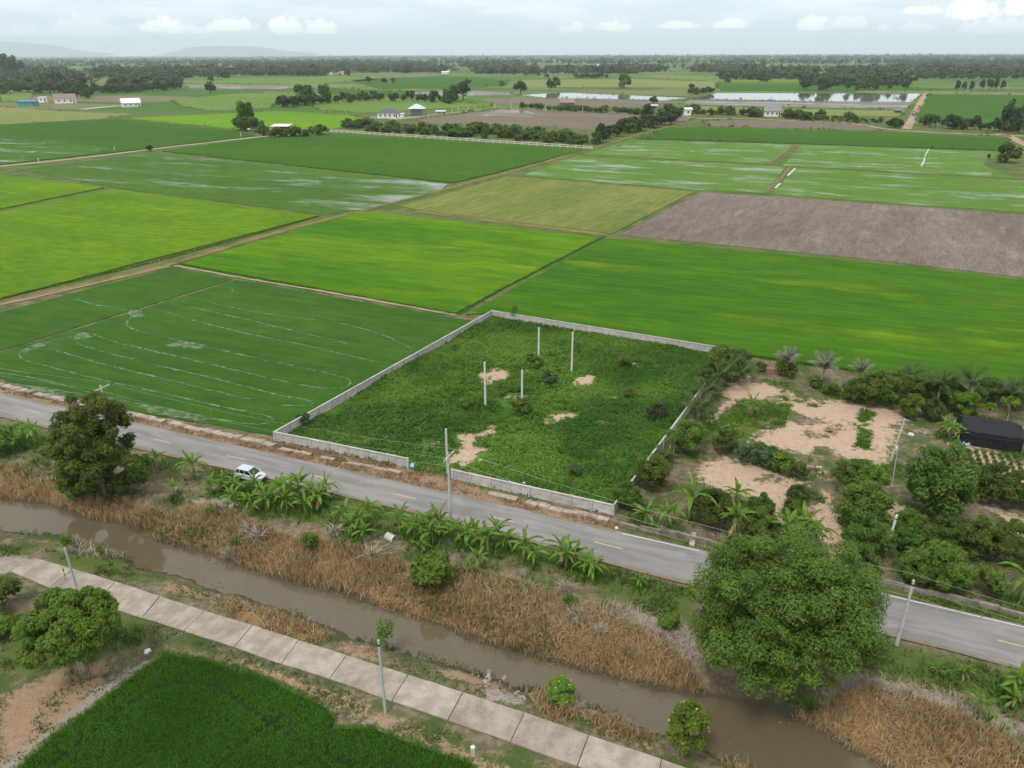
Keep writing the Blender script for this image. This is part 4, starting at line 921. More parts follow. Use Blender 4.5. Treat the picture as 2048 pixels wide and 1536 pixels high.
ORT = [('orch', 1303, 975, 1.0, 'round mid green tree against the lower end of the right wall'), ('orchd', 1252, 1015, .8, 'dense dark bush at the front right corner of the wall'), ('orch', 1371, 905, 1.05, 'round tree half hiding the right wall'),
       ('orchd', 1423, 1048, 1.05, 'dark dense tree between the banana plants by the road'), ('orchd', 1517, 1040, .75, 'small dark tree right of the dense tree by the road'), ('orchd', 1449, 905, .7, 'small dark tree in front of the orchard sand'),
       ('shrubg', 1497, 925, 1.5, 'first bush of the hedge across the sand, leftmost'), ('shrubg', 1527, 932, 1.7, 'second bush of the hedge across the sand'), ('shrub', 1560, 945, 1.6, 'third bush of the hedge across the sand'), ('shrub', 1592, 955, 1.3, 'last bush of the hedge across the sand, rightmost'),
       ('orchd', 1593, 1008, .6, 'small yellowish tree beside the sandy lane'), ('shrubl', 1585, 1035, 1.2, 'leafy bush between sand and lane near the banana clump'),
       ('orch', 1702, 985, 1.05, 'tree left of the sandy lane, farthest of its row'), ('orchl', 1735, 1000, .95, 'light topped tree left of the sandy lane'), ('orch', 1722, 1050, 1.15, 'broad tree in the row left of the sandy lane'), ('orchd', 1728, 1110, 1.1, 'feathery dark tree at the lane mouth'),
       ('orchd', 1712, 1160, .95, 'dark tree by the culvert slab'), ('cone', 1876, 1035, 1.45, 'largest conical tree of the orchard'), ('orchd', 1981, 1005, 1.2, 'broad dark tree right of the conical tree'), ('orchd', 2034, 1008, 1.0, 'dark tree at the right edge below the black shed'),
       ('orch', 1815, 1070, .7, 'small tree beside the white leaning orchard post'), ('orchd', 1812, 1100, .7, 'small dark tree just below the leaning orchard post'), ('orchd', 1890, 1098, .85, 'dark round fruit tree, left of the bare soil'), ('orch', 1956, 1112, 1.0, 'round fruit tree on bare soil'),
       ('shrub', 2018, 1075, 1.3, 'small fruit bush at the right edge'), ('orchd', 2036, 1135, .8, 'fruit tree at the right edge above the drain wall'), ('orchl', 1885, 1175, 1.05, 'feathery light green tree above the drain wall'), ('orch', 1834, 1168, .8, 'dark tree behind the roadside pole'), ('shrub', 1972, 1185, 1.7, 'low wide bush above the drain wall'),
       ('orch', 1749, 810, 1.25, 'large bush at the far end of the orchard sand'), ('orch', 1790, 795, 1.0, 'bush right of the large one at the field edge'), ('orchd', 1706, 805, .9, 'dark low tree at the far edge of the sand'), ('orchl', 1822, 835, .75, 'bright round small tree at the end of the pole line'),
       ('orchd', 1862, 838, .75, 'dark round small tree beside the bright one'), ('orchl', 1921, 830, .85, 'light tree behind the black shed'), ('orch', 1893, 808, .9, 'bush under the coconut palms on the right'), ('papaya', 1970, 848, .8, 'papaya like tree behind the black shed, left'), ('papaya', 2012, 848, 1.0, 'papaya like tree with pale trunk behind the black shed, right'),
       ('orchd', 2030, 815, .95, 'dark bush at the right edge beside the big rice field'), ('orchd', 1975, 805, .9, 'dark bush between the palms at the field edge'), ('shrub', 1522, 742, 1.0, 'small round bush at the far left end of the orchard'), ('shrubl', 1570, 752, 1.6, 'bush below the first coconut palm'), ('shrub', 1629, 775, 1.0, 'low bush below the second coconut palm'),
       ('orch', 1448, 752, 1.2, 'tangled tree at the back right corner of the wall'), ('orchd', 1420, 775, 1.0, 'dark tangled bush beside the right wall'), ('orch', 1475, 742, .9, 'bush right of the back wall corner'), ('shrub', 1660, 790, 1.2, 'low dark bush right of the second palm'), ('orch', 1835, 800, .85, 'bush left of the palms at the field edge'),
       ('shrub', 1545, 1085, 1.4, 'leafy bush under the banana clump behind the biggest tree'), ('orch', 1520, 1085, 0.9, 'green bush behind the biggest tree near the drain')]
for a in ORT:
    plant(a[0], a[1], a[2], a[3], a[4], *(('shrub', 'shrub') if 'shrub' in a[0] else ('tree', 'tree')))

# ------------------------------------------------------------------ banana plants
m_ban = leaf_mat('banana_leaf', (.075, .172, .018), (.175, .295, .035), .45, .25, .4)
m_bany = leaf_mat('banana_young_leaf', (.17, .27, .03), (.26, .36, .05), .4, .1, .45)
m_bdry = leaf_mat('banana_dry_leaf', (.28, .20, .10), (.40, .30, .17), .2, .2)
m_bst = plain('banana_stem', (.17, .17, .07), .7, .3, .35, 5)
def banana_leaf(name, mat, seed, L, wd, a0, a1, n=9, stalk=.3):
    r = random.Random(seed); V, F, T = [], [], []; x = z = 0.0
    pts = []
    for i in range(n + 1):
        t_ = i / n; a = math.radians(a0 + (a1 - a0) * t_ ** 1.2); pts.append((x, z, a)); x += math.cos(a) * L / n; z += math.sin(a) * L / n
    for i, (x, z, a) in enumerate(pts):
        t_ = i / n; k = max(0, (t_ - stalk * .55) / (1 - stalk * .55)); w_ = .03 + wd * (math.sin(math.pi * min(k, 1) ** .75) ** .7 if k > 0 else 0)
        fold = .28 * w_
        for s in (-1, 0, 1):
            j = r.uniform(.78, 1.08) if s else 1
            V.append((x + (r.uniform(-.03, .03) if s else 0) - math.sin(a) * 0, s * w_ * .5 * j, z - (abs(s) * fold * r.uniform(.6, 1.5))))
    q = []
    for i in range(n):
        b = i * 3; q += [(b, b + 3, b + 4, b + 1), (b + 1, b + 4, b + 5, b + 2)]
    T = [r.uniform(.2, .9) for _ in q]
    return npmesh(name, np.array(V), [np.array(q)], mat, T)
BL = [banana_leaf('leaf', m_ban, s, L, w_, a0, a1) for s, L, w_, a0, a1 in [(1, 2.2, .33, 72, -25), (2, 2.5, .34, 68, -78), (3, 2.0, .31, 80, 15), (4, 2.3, .31, 58, -90), (5, 2.0, .30, 45, -95)]]
BY = banana_leaf('new_leaf', m_bany, 9, 1.7, .45, 88, 74); BD = banana_leaf('dry_leaf', m_bdry, 10, 1.4, .3, -20, -88)
BST = MB().tube([(0, 0, -.2), (.02, 0, .6), (.0, .03, 1.3), (.02, .02, 1.75)], [.16, .13, .10, .07], 8).mesh('stem', m_bst, True)
def banana(u, v, s, label, group, nl=None, young=None, tall=1.0):
    p = G(u, v); z = float(ground_z(p[0], p[1])); r = random.Random(int(u * 13 + v * 7))
    o = thing('banana_plant', label, 'banana plant', (p[0], p[1], z), r.uniform(0, 6.28), group, (s, s, s * tall * r.uniform(.85, 1.15)))
    link('stem', BST, o)
    nl = nl or r.randint(9, 12); a = r.uniform(0, 6.28)
    for i in range(nl):
        a += 2.4 + r.uniform(-.3, .3); k = i / nl
        lm = BL[2] if k > .75 else BL[r.choice([0, 1, 1])] if k > .3 else BL[r.choice([3, 4, 1])]
        sc = r.uniform(.8, 1.12)
        link('leaf', lm, o, (0, 0, 1.45 + .3 * k), (r.uniform(-.25, .25), 0, a), (sc, sc * r.uniform(.8, 1.15), sc))
    if young if young is not None else r.random() < .45: link('new_leaf', BY, o, (0, 0, 1.7), (r.uniform(-.15, .15), r.uniform(-.15, .15), a + 1), (.9, .8, .9))
    if r.random() < .4: link('dry_leaf', BD, o, (0, 0, 1.4), (0, 0, r.uniform(0, 6)))
    return o
BAN = [
 ('banana plant in the group at the left edge', 'banana plants at the left edge of the verge', [(50, 882, .9), (72, 888, .95), (12, 900, .9), (30, 885, .8)]),
 ('yellowish young banana plant on the bare bank left of the tall tree', None, [(110, 915, .75)]), ('very small banana plant on the bare bank at the left', None, [(68, 925, .45)]),
 ('banana plant just right of the tall dark tree', None, [(316, 935, .8)]), ('tall banana plant standing alone between the dark tree and the car', None, [(390, 958, 1.1)]), ('small yellowing banana plant on bare soil left of the car clump', None, [(350, 992, .6)]),
 ('yellow leaved banana plant at the left of the clump below the car', None, [(424, 990, .85)]),
 ('banana plant in the thick clump below the car', 'banana plants in the clump below the car', [(448, 980, .85), (474, 990, .85), (470, 1015, .85), (505, 1026, .9), (512, 992, .8), (540, 1006, .85), (535, 1024, .9), (564, 998, .9), (585, 1010, 1.0), (600, 998, 1.1), (628, 1008, 1.05), (612, 1032, .95), (640, 1018, 1.0), (655, 1000, .9), (575, 1025, .85), (524, 1000, .7)]),
 ('banana plant in the small clump left of the concrete pipe', 'banana plants left of the pipe', [(692, 1050, .95), (720, 1066, 1.0), (740, 1045, .9), (705, 1075, .8), (728, 1085, .75)]),
 ('banana plant in the row left of the road pole', 'banana plants by the road pole', [(800, 1068, 1.1), (830, 1078, .95), (846, 1082, 1.05), (880, 1072, 1.1), (866, 1092, .9), (858, 1072, .9)]),
 ('banana plant in the clump right of the tall road pole', 'banana plants right of the road pole', [(932, 1092, .95), (915, 1085, .85), (952, 1092, .9), (976, 1108, 1.1), (996, 1095, 1.0), (1012, 1100, .85)]),
 ('short banana plant alone in the reeds below the roadside clump', None, [(955, 1146, .8)]), ('banana plant with upright yellow new leaf left of the green bush', None, [(845, 1108, .6)]),
 ('banana plant in the pair midway along the verge', 'pair of banana plants midway', [(1048, 1122, 1.0), (1068, 1130, .9)]),
 ('banana plant in the last roadside clump before the biggest tree', 'last clump of roadside banana plants', [(1122, 1122, 1.1), (1132, 1140, 1.0), (1168, 1148, .95), (1184, 1158, .95), (1150, 1130, .85)]),
 ('thin young banana plant alone on the grass verge left of the biggest tree', None, [(1278, 1178, .6)]),
 ('bright banana plant at the right edge below the road', 'banana plants at the right edge below the road', [(2025, 1395, .95), (2040, 1402, .85), (2022, 1418, .7)]), ('small yellowish banana plant right of the biggest tree', None, [(1922, 1360, .5)]), ('tiny banana shoot on the verge right of the biggest tree', None, [(1870, 1352, .4)]), ('young banana plant by the dry reeds at the right', None, [(1955, 1440, .75)]),
 ('banana plant in the pair at the wall corner', 'pair of banana plants at the wall corner', [(1290, 1052, 1.05), (1332, 1060, 1.05)]), ('large banana plant with tall dark stem in front of the sand', None, [(1378, 1040, 1.55)]), ('banana plant with upright leaves in front of the lower sand', None, [(1470, 1010, 1.0)]), ('broad banana plant right of the dense dark tree', None, [(1468, 1075, 1.2)]),
 ('banana plant in the clump behind the biggest tree', 'banana plants behind the biggest tree', [(1570, 1095, 1.35), (1605, 1085, 1.2), (1590, 1110, 1.1), (1625, 1098, 1.0)]),
 ('banana plant at the right edge above the drain wall', None, [(2040, 1205, 1.3)]), ('short banana plant behind the roadside pole at the right', None, [(1828, 1140, .9)]), ('banana plant inside the orchard on green weeds', None, [(1502, 835, 1.0)]), ('smaller banana plant beside the weeds of the orchard', None, [(1462, 872, .7)]),
 ('banana plant beside the black net shed', 'banana plants beside the black shed', [(1898, 880, 1.0), (1915, 885, .85), (1885, 872, .9)])]
ORD = 'leftmost second third fourth fifth sixth seventh eighth ninth tenth eleventh twelfth thirteenth fourteenth fifteenth sixteenth seventeenth eighteenth nineteenth twentieth'.split() + ['twenty ' + x for x in 'first second third fourth fifth sixth seventh'.split()]
for lab0, grp, pts in BAN:
    for i_, (u, v, s) in enumerate(sorted(pts)):
        lab = lab0 if len(pts) == 1 else lab0.replace('banana plant', ('leftmost' if i_ == 0 else ORD[i_] + ' from the left') + ' banana plant' if i_ == 0 else 'banana plant ' + ORD[i_] + ' from the left', 1)
        banana(u, v, s * 1.04, lab, grp)

bp = np.array([G(u, v) for _, _, pts in BAN for u, v, s in pts]); bp = np.repeat(bp, 26, 0) + rng.normal(0, .85, (len(bp) * 26, 2))
V, F, n = blades(bp, rng, (.25, .95), (.06, .16), .6, 3, .12); tt = rng.uniform(0, 1, n)
stuff('undergrowth', V, F, m_weed, np.concatenate([tt, tt]), 'leafy undergrowth round the feet of the banana plants')
# ------------------------------------------------------------------ coconut palms
m_fr = leaf_mat('palm_frond', (.04, .075, .018), (.10, .15, .035), .25, .2); m_frg = leaf_mat('palm_frond_dry', (.14, .135, .095), (.24, .225, .165), .2, .15)
def frond(name, mat, seed, L, a0, a1, n=13):
    r = np.random.default_rng(seed); pts = []; x = z = 0.
    for i in range(n + 1):
        t_ = i / n; a = math.radians(a0 + (a1 - a0) * t_ ** 1.3); pts.append((x, z, a)); x += math.cos(a) * L / n; z += math.sin(a) * L / n
    V, Q = [], []
    for i in range(n):
        (x, z, a), (x2, z2, _) = pts[i], pts[i + 1]; b = len(V); V += [(x, -.025, z), (x, .025, z), (x2, .02, z2), (x2, -.02, z2)]; Q.append((b, b + 1, b + 2, b + 3))
        if i < 2: continue
        ll = .75 * math.sin(math.pi * min(1, (i / n) * .85 + .12)) ** .6
        for s in (-1, 1):
            for q_ in (0, .5):
                xx, zz = x + (x2 - x) * q_, z + (z2 - z) * q_; dr = r.uniform(.25, .7)
                b = len(V); tipx = xx + math.cos(a) * ll * .55; V += [(xx, s * .02, zz), (xx + .07, s * .02, zz), (tipx + .02, s * ll * .8, zz - dr * ll), (tipx - .02, s * ll * .78, zz - dr * ll)]; Q.append((b, b + 1, b + 2, b + 3))
    return npmesh(name, np.array(V), [np.array(Q)], mat, r.uniform(0, 1, len(Q)))
FRG = [frond('frond', m_fr, s, L, a0, a1) for s, L, a0, a1 in [(1, 2.7, 75, 10), (2, 2.9, 60, -25), (3, 2.7, 35, -55), (4, 2.5, 80, 45)]]
FRD = [frond('frond', m_frg, s, L, a0, a1) for s, L, a0, a1 in [(1, 2.5, 85, 50), (2, 2.7, 72, 5), (3, 2.4, 50, -35), (4, 2.3, 86, 65)]]
def palm(u, v, h, s, label, dry=False, lean=0, n=13):
    s *= 1.2; h *= 1.15
    p = G(u, v); r = random.Random(int(u + v)); o = thing('coconut_palm', label, 'palm tree', (p[0], p[1], float(ground_z(p[0], p[1]))), r.uniform(-.3, .3), None, (s, s, s))
    MB().tube([(0, 0, -.2), (lean * .3, 0, h * .5), (lean, 0, h)], [.2, .15, .13], 7).build('trunk', m_bark_pale, o, smooth=True)
    a = 0
    for i in range(n):
        a += 2.4; k = i / n; S = FRD if dry else FRG
        lm = S[3] if k > .75 else S[0] if k > .5 else S[1] if k > .2 else S[2]
        bl = (math.radians(25) if dry else 0)
        link('frond', lm, o, (lean, 0, h), (r.uniform(-.2, .2), 0, a + r.uniform(-.2, .2)))
    return o
palm(1572, 755, 2.0, .95, 'grey fronded palm at the far edge of the orchard, leftmost of the three', True); palm(1640, 770, 2.0, 1.0, 'grey fronded palm leaning a little, middle of the three', True, .3); palm(1718, 768, 1.8, .8, 'small grey fronded palm, rightmost of the three', True)
for a in [(1816, 775, 1.6, .9, 'green palm at the field edge above the bright round tree'), (1872, 812, 2.0, 1.15, 'green palm with dark crown, left of the shed palms'), (1930, 815, 2.2, 1.15, 'green palm with spiky crown behind the black shed'), (2016, 822, 1.8, 1.0, 'green palm at the right edge by the field'), (1857, 800, 1.3, .8, 'low palm between bushes at the field edge'),
          (1462, 760, 1.4, 1.1, 'palm at the back right corner of the walled plot'), (1437, 778, 1.2, 1.05, 'second palm along the right wall'), (1412, 805, 1.1, 1.0, 'third palm along the right wall'), (1396, 838, 1.0, 1.05, 'fourth palm along the right wall, nearest'), (1480, 770, 1.2, 1.0, 'palm at the edge of the upper sand'), (1328, 925, .6, .7, 'short palm squeezed against the right wall'), (2035, 805, 1.4, .9, 'palm at the far right corner of the orchard')]:
    palm(*a)

# ------------------------------------------------------------------ dry clumps on the bank
def dryclump(u, v, s, label, green=False, n=150):
    p = G(u, v); r_ = np.random.default_rng(int(u)); q = r_.normal(0, .18, (n, 2)); V, F, n = blades(q, r_, (.8, 1.9), (.05, .1), .65, 1, .05, z=0.); tt = r_.uniform(0, 1, n)
    o = thing('grass_clump', label, 'grass clump', (p[0], p[1], float(ground_z(p[0], p[1]))), 0, None, (s, s, s * .8))
    link('blades', npmesh('blades', V, F, m_weed if green else m_dead, np.concatenate([tt, tt])), o)['kind'] = 'stuff'
for a in [(475, 1085, 1.0, 'tall grey green grass clump on the bank below the car', True), (455, 1100, .9, 'straw grass clump nearest the water below the car'), (515, 1080, 1.1, 'straw coloured dead grass clump below the banana clump'), (500, 1060, .8, 'smaller dead grass clump beside the straw clump'), (740, 1120, 1.1, 'dead grass clump below the concrete pipe'), (672, 1070, 1.0, 'dead grass clump at the top of the bank left of the pipe'), (420, 1030, .9, 'green grass clump among reeds left of the car clump', True),
          (1130, 1185, 1.0, 'grey dead grass clump below the last banana clump'), (1142, 1210, 1.0, 'greenish grass clump at the reed edge', True), (1150, 1232, 1.0, 'bleached grass clump in the reeds'), (880, 1120, .7, 'small bleached clump right of the green bush'), (1200, 1265, .8, 'grey clump left of the dead grass slope'), (1150, 1412, .8, 'grey clump beside the smaller flowering bush'), (1620, 1410, .9, 'clump of green blades at the foot of the biggest tree', True)]:
    dryclump(*a)
# ------------------------------------------------------------------ poles, posts and wires
m_pole = conc_mat('pole_concrete', (.40, .385, .36), (.50, .48, .45), (.28, .26, .23), .8, True); m_pale_post = plain('white_post', (.60, .58, .54), .8, .2, .15, 2)
m_green = plain('grey_green_post', (.36, .42, .40), .7, .3, .12, 2); m_metal = plain('galvanised', (.30, .30, .30), .5, .4, metal=.6); m_dark = plain('dark_rubber', (.02, .02, .022), .6, .3)
m_ins = plain('porcelain', (.25, .12, .07), .3, .5)
def pole(u, vb, h, label, mat, wd=.2, top=.14, arm=False, lean=(0, 0), group=None, holes=True, name='utility_pole', cat='pole', cap=False, box=False):
    p = G(u, vb); z = float(ground_z(p[0], p[1])) if abs(p[0]) < 110 and p[1] < 150 else 0
    o = thing(name, label, cat, (p[0], p[1], z), -ROW, group)
    b, t_ = wd / 2, top / 2; m = MB(); lx, ly = lean
    m.v = [(-b, -b, -.3), (b, -b, -.3), (b, b, -.3), (-b, b, -.3), (lx - t_, ly - t_, h), (lx + t_, ly - t_, h), (lx + t_, ly + t_, h), (lx - t_, ly + t_, h)]
    m.f = [(0, 1, 5, 4), (1, 2, 6, 5), (2, 3, 7, 6), (3, 0, 4, 7), (4, 5, 6, 7)]; m.mi = [0] * 5
    m.build('shaft', mat, o)
    if arm:
        MB().box(-.06, .06, -1.15, 1.15, -.06, .06).build('crossarm', m_pole, o, (lx + .13, ly, h - .35))
        for y in (-1.05, -.35, .35, 1.05): MB().tube([(0, 0, 0), (0, 0, .1), (0, 0, .13), (0, 0, .2)], [.03, .06, .035, .05], 7).build('insulator', m_ins, o, (lx + .13, ly + y, h - .29))
        MB().tube([(0, -.6, -.35), (0, 0, -.9)], .02, 5).build('brace', m_metal, o, (lx + .1, ly, h - .05))
        MB().tube([(0, .6, -.35), (0, 0, -.9)], .02, 5).build('brace', m_metal, o, (lx + .1, ly, h - .05))
    if cap: MB().tube([(lx, ly, h - .5), (lx, ly, h - .38)], top * .85, 8).build('band', m_dark, o)
    if box:
        for y in (-.22, .22): MB().box(-.1, .1, -.13, .13, -.2, .2).build('meter_box', m_pale_post, o, (lx * .3 + .18, ly * .3 + y, h * .32))
    return o, Vector((p[0], p[1], z))
h2 = height_for(902, 1050, 905); h3 = height_for(1793, 1290, 1160)
tops = []
PP = [(-640, 720, h2), (232, 896, height_for(232, 896, 770)), (902, 1050, h2), (1793, 1290, h3), (2700, 1530, h3)]
labs = [None, 'concrete road pole with crossarm rising behind the tall dark tree', 'tall concrete road pole with crossarm in front of the gateway', 'pale concrete road pole right of the biggest tree', None]
for (u, v, h), lb in zip(PP, labs):
    p = G(u, v)
    if lb: pole(u, v, h, lb, m_pole, .26, .17, arm=u < 1500, cap=u > 1500)
    tops.append(Vector((p[0], p[1], h)))
for k_, (oy, dz) in enumerate(((-1.0, -.1), (1.0, -.1), (0, -1.6))):
    m = MB()
    for a, b in zip(tops, tops[1:]):
        n = Vector((math.sin(ROW), math.cos(ROW), 0)) * oy
        pts = [a.lerp(b, i / 14) + n + Vector((0, 0, dz - 4 * .9 * (i / 14) * (1 - i / 14))) for i in range(15)]
        m.tube(pts, .009, 4, False)
    tag(m.build('power_line', m_metal), ['thin overhead wire strung on the canal side of the road poles', 'thin overhead wire strung on the wall side of the road poles', 'lowest overhead wire strung along the road poles'][k_], 'wire', 'overhead wires along the road')
ha = height_for(165, 1215, 1095); pole(165, 1215, ha, 'slender grey pole leaning over the path behind the round tree', m_green, .16, .13)
pole(771, 1425, height_for(771, 1425, 1280), 'slender grey pole at the near edge of the concrete path', m_green, .16, .13, cap=True)
for u, vb, vt, lb in [(971, 815, 724, 'tall white concrete post in the plot, leftmost of the four'), (1044, 803, 740, 'shorter white concrete post rising from a bush in the plot'), (1077, 725, 655, 'white concrete post in the plot beside the back wall, left'), (1143, 746, 664, 'white concrete post in the plot beside the back wall, right')]:
    pole(u, vb, height_for(u, vb, vt), lb, m_pale_post, .24, .2, name='concrete_post', cat='post', group='white posts standing in the walled plot')
pole(896, 951, height_for(896, 951, 858), 'pale concrete post at the gateway of the wall', m_pole, .22, .2, name='concrete_post', cat='post')
pole(1781, 922, height_for(1781, 922, 838), 'leaning pale orchard pole carrying two white meter boxes', m_pole, .2, .15, box=True, lean=(.5, .3))
pole(1772, 1100, height_for(1772, 1100, 1032), 'white leaning post beside the orchard lane', m_pale_post, .24, .2, lean=(.25, .3), cap=True)
a, b = G3(1783, 975, .35), G3(1797, 890, .9); MBw = MB().tube([a, (a + b) / 2 + Vector((0, 0, -.1)), b], .05, 6); tag(MBw.build('thin_tube', m_metal), 'thin grey tube along the orchard lane behind the meter pole', 'pipe')  # thin grey tube sloping up along the lane
for i_, (u, v) in enumerate([(1325, 905), (1338, 915), (1347, 908), (1480, 925)]):
    pole(u, v, 1.7, ['leftmost thin white stake beside the right wall', 'middle thin white stake beside the right wall', 'third thin white stake beside the right wall', 'thin white stake beside the orchard hedge'][i_], m_pale_post, .08, .07, name='stake', cat='stake', group='thin white stakes in the orchard')
for pi_, (u, v, s) in enumerate(sorted(a for a in [(631, 263, 6), (667, 264, 0), (905, 226, 8), (917, 226, 8), (937, 222, 8), (951, 220, 8), (990, 217, 9), (1022, 217, 9), (1091, 222, 9), (1165, 226, 9), (1216, 228, 9), (1324, 232, 8), (230, 302, 7), (482, 274, 7), (78, 325, 7), (857, 236, 7), (867, 236, 6)] if a[2])):
    if s: pole(u, v, s * 1.3 / ppm(u, v), 'pale field post, ' + ORD[pi_] + ' from the left, along the far tracks', m_pale_post, .26, .22, name='field_post', cat='post', group='pale posts along the far tracks')

# ------------------------------------------------------------------ the car
m_car = plain('car_paint', (.47, .51, .55), .25, .6, .03, 1); m_glass = plain('dark_glass', (.015, .018, .02), .06, .6, .05); m_tyre = plain('tyre', (.02, .02, .02), .8, .2)
m_lamp = plain('lamp_lens', (.55, .56, .57), .1, .6); m_red = plain('red_lens', (.35, .02, .02), .2, .5)
def car(u, v, ang):
    p = G(u, v, .1); o = thing('parked_car', 'silver white hatchback car on the road behind the banana plants', 'car', (p[0], p[1], .106), ang, None, (.86, .9, .92))
    # stations along x: (x, z_bottom, z_belt, half width)
    st = [(-2.08, .38, .78, .68), (-2.0, .25, .95, .80), (-1.3, .2, .98, .85), (0, .2, .95, .86), (.9, .2, .93, .86), (1.5, .22, .86, .83), (1.95, .26, .72, .75), (2.12, .35, .6, .6)]
    m = MB(); n = len(st); ring = 8
    for x, zb, zt, hw in st:
        for y, z in ((-hw * .9, zb), (-hw, zb + .12), (-hw, zt - .12), (-hw * .9, zt), (hw * .9, zt), (hw, zt - .12), (hw, zb + .12), (hw * .9, zb)): m.v.append((x, y, z))
    for i in range(n - 1):
        for j in range(ring):
            k = (j + 1) % ring; m.f.append((i * ring + j, (i + 1) * ring + j, (i + 1) * ring + k, i * ring + k)); m.mi.append(0)
    m.f += [tuple(range(ring)), tuple((n - 1) * ring + j for j in reversed(range(ring)))]; m.mi += [0, 0]
    m.build('body', m_car, o)
    m = MB()    # cabin: pillars and roof
    lo = [(-1.95, .77), (1.0, .77)]; hi = [(-1.62, .60), (.12, .60)]
    zb, zt = .93, 1.47
    B = [(-1.97, -.76, zb), (1.05, -.76, zb - .02), (1.05, .76, zb - .02), (-1.97, .76, zb)]; Tp = [(-1.6, -.6, zt - .03), (.15, -.6, zt - .02), (.15, .6, zt - .02), (-1.6, .6, zt - .03)]
    gl = MB()
    for i in range(4):
        j = (i + 1) % 4; gl.quad(B[i], B[j], Tp[j], Tp[i])
    gl.build('glasshouse', m_glass, o)
    MB().prism([(-1.72, -.62), (-1.4, -.65), (.0, -.65), (.24, -.6), (.24, .6), (.0, .65), (-1.4, .65), (-1.72, .62)], zt - .05, zt + .02).build('roof', m_car, o)
    for s in (-1, 1):
        for (x0, x1) in ((1.05, .16), (-.35, -.4), (-1.3, -1.2), (-1.97, -1.62)):
            MB().tube([(x0, s * .775, zb - .02), (x1, s * .625, zt - .01)], .045, 5).build('pillar', m_car, o)
        MB().box(.72, .92, s * .86 - .09, s * .86 + .09, .9, 1.03).build('mirror', m_car, o)
        MB().box(1.92, 2.06, s * .55 - .14, s * .55 + .14, .58, .71).build('headlight', m_lamp, o)
        MB().box(-2.09, -2.0, s * .68 - .09, s * .68 + .09, .68, .95).build('tail_light', m_red, o)
        for x in (-1.3, 1.28):
            wh = MB().tube([(0, -.1, 0), (0, .1, 0)], .31, 14).build('wheel', m_tyre, o, (x, s * .76, .31)); MB().tube([(0, s * .1 - .012, 0), (0, s * .1 + .012, 0)], .19, 10).build('rim', m_metal, wh)
    MB().box(2.08, 2.15, -.42, .42, .36, .5).build('grille', m_dark, o)
    return o
car(503, 957, -ROW + .02)

# ------------------------------------------------------------------ small things near
p = G(782, 1081); o = thing('concrete_pipe', 'short concrete drain pipe lying on the verge', 'pipe', (p[0], p[1], float(ground_z(*p)) + .35), math.radians(-38))
m = MB(); n = 20
for x, r in ((-.55, .42), (.55, .42), (.55, .33), (-.55, .33)):
    m.v += [(x, r * math.cos(2 * math.pi * j / n), r * math.sin(2 * math.pi * j / n)) for j in range(n)]
for a in range(4):
    for j in range(n): m.f.append((a * n + j, a * n + (j + 1) % n, ((a + 1) % 4) * n + (j + 1) % n, ((a + 1) % 4) * n + j)); m.mi.append(0)
m.build('shell', m_post, o); MB().tube([(.45, 0, 0), (.57, 0, 0)], .445, 20, False).build('rim', m_wall, o)
def crumple(name, u, v, s, mat, label, cat, seed, flat=.6, sub=3):
    import bmesh
    bm = bmesh.new(); bmesh.ops.create_icosphere(bm, subdivisions=sub, radius=1); r = random.Random(seed)
    for vv in bm.verts:
        k = 1 + .28 * math.sin(vv.co.x * 5 + seed) * math.cos(vv.co.y * 6 + seed * 2) + r.uniform(-.12, .12); vv.co = Vector((vv.co.x * k, vv.co.y * k * .8, max(vv.co.z * flat * k, -.15)))
    me = bpy.data.meshes.new(name); bm.to_mesh(me); bm.free(); me.materials.append(mat); p = G(u, v)
    return tag(link(name, me, None, (p[0], p[1], float(ground_z(*p)) + .1 * s), (0, 0, seed), (s, s, s)), label, cat)
m_blue = plain('blue_plastic', (.28, .48, .60), .5, .4, .3, 2); m_wht = plain('white_plastic', (.62, .64, .64), .6, .3, .1, 3)
crumple('plastic_bag', 826, 933, .5, m_blue, 'pale blue plastic sheet beside the end of the left front wall', 'plastic sheet', 1, .7)
crumple('plastic_bag', 1926, 886, .8, m_blue, 'blue and white plastic heap left of the black shed', 'plastic sheet', 2, .5); crumple('water_drum', 1916, 856, .5, m_blue, 'small blue drum at the corner of the black shed', 'drum', 4, 1.0)
crumple('sack', 1822, 870, .35, m_wht, 'white sack on the weeds left of the black shed', 'sack', 3, .8); crumple('rag', 295, 1303, .3, m_wht, 'white and blue rag at the tip of the front rice field', 'rag', 5, .5); crumple('bottle', 1048, 967, .25, m_wht, 'white litter in the gateway grass', 'litter', 6); crumple('sack', 1233, 1056, .22, m_wht, 'white sacks on the drain lip beside the road', 'sack', 8, .6)
m_rub = conc_mat('rubble', (.22, .195, .17), (.33, .29, .26), (.2, .17, .14), 2, True); rnd = random.Random(8)
p = G(970, 1358); o = thing('rubble_heap', 'heap of broken concrete chunks on the near canal bank', 'rubble', (p[0], p[1], float(ground_z(*p))))
for i in range(16):
    T = Matrix.Translation((rnd.gauss(0, .7), rnd.gauss(0, .45), rnd.uniform(.0, .3))) @ Euler((rnd.uniform(-1, 1), rnd.uniform(-1, 1), rnd.uniform(0, 6))).to_matrix().to_4x4(); s = rnd.uniform(.08, .2)
    MB().box(-s, s, -s * .7, s * .7, -s * .4, s * .4, T).build('chunk', m_rub, o)
p = G(1005, 1385); o = thing('rubble_heap', 'flat spread of grey debris right of the broken concrete heap', 'rubble', (p[0], p[1], float(ground_z(*p))))
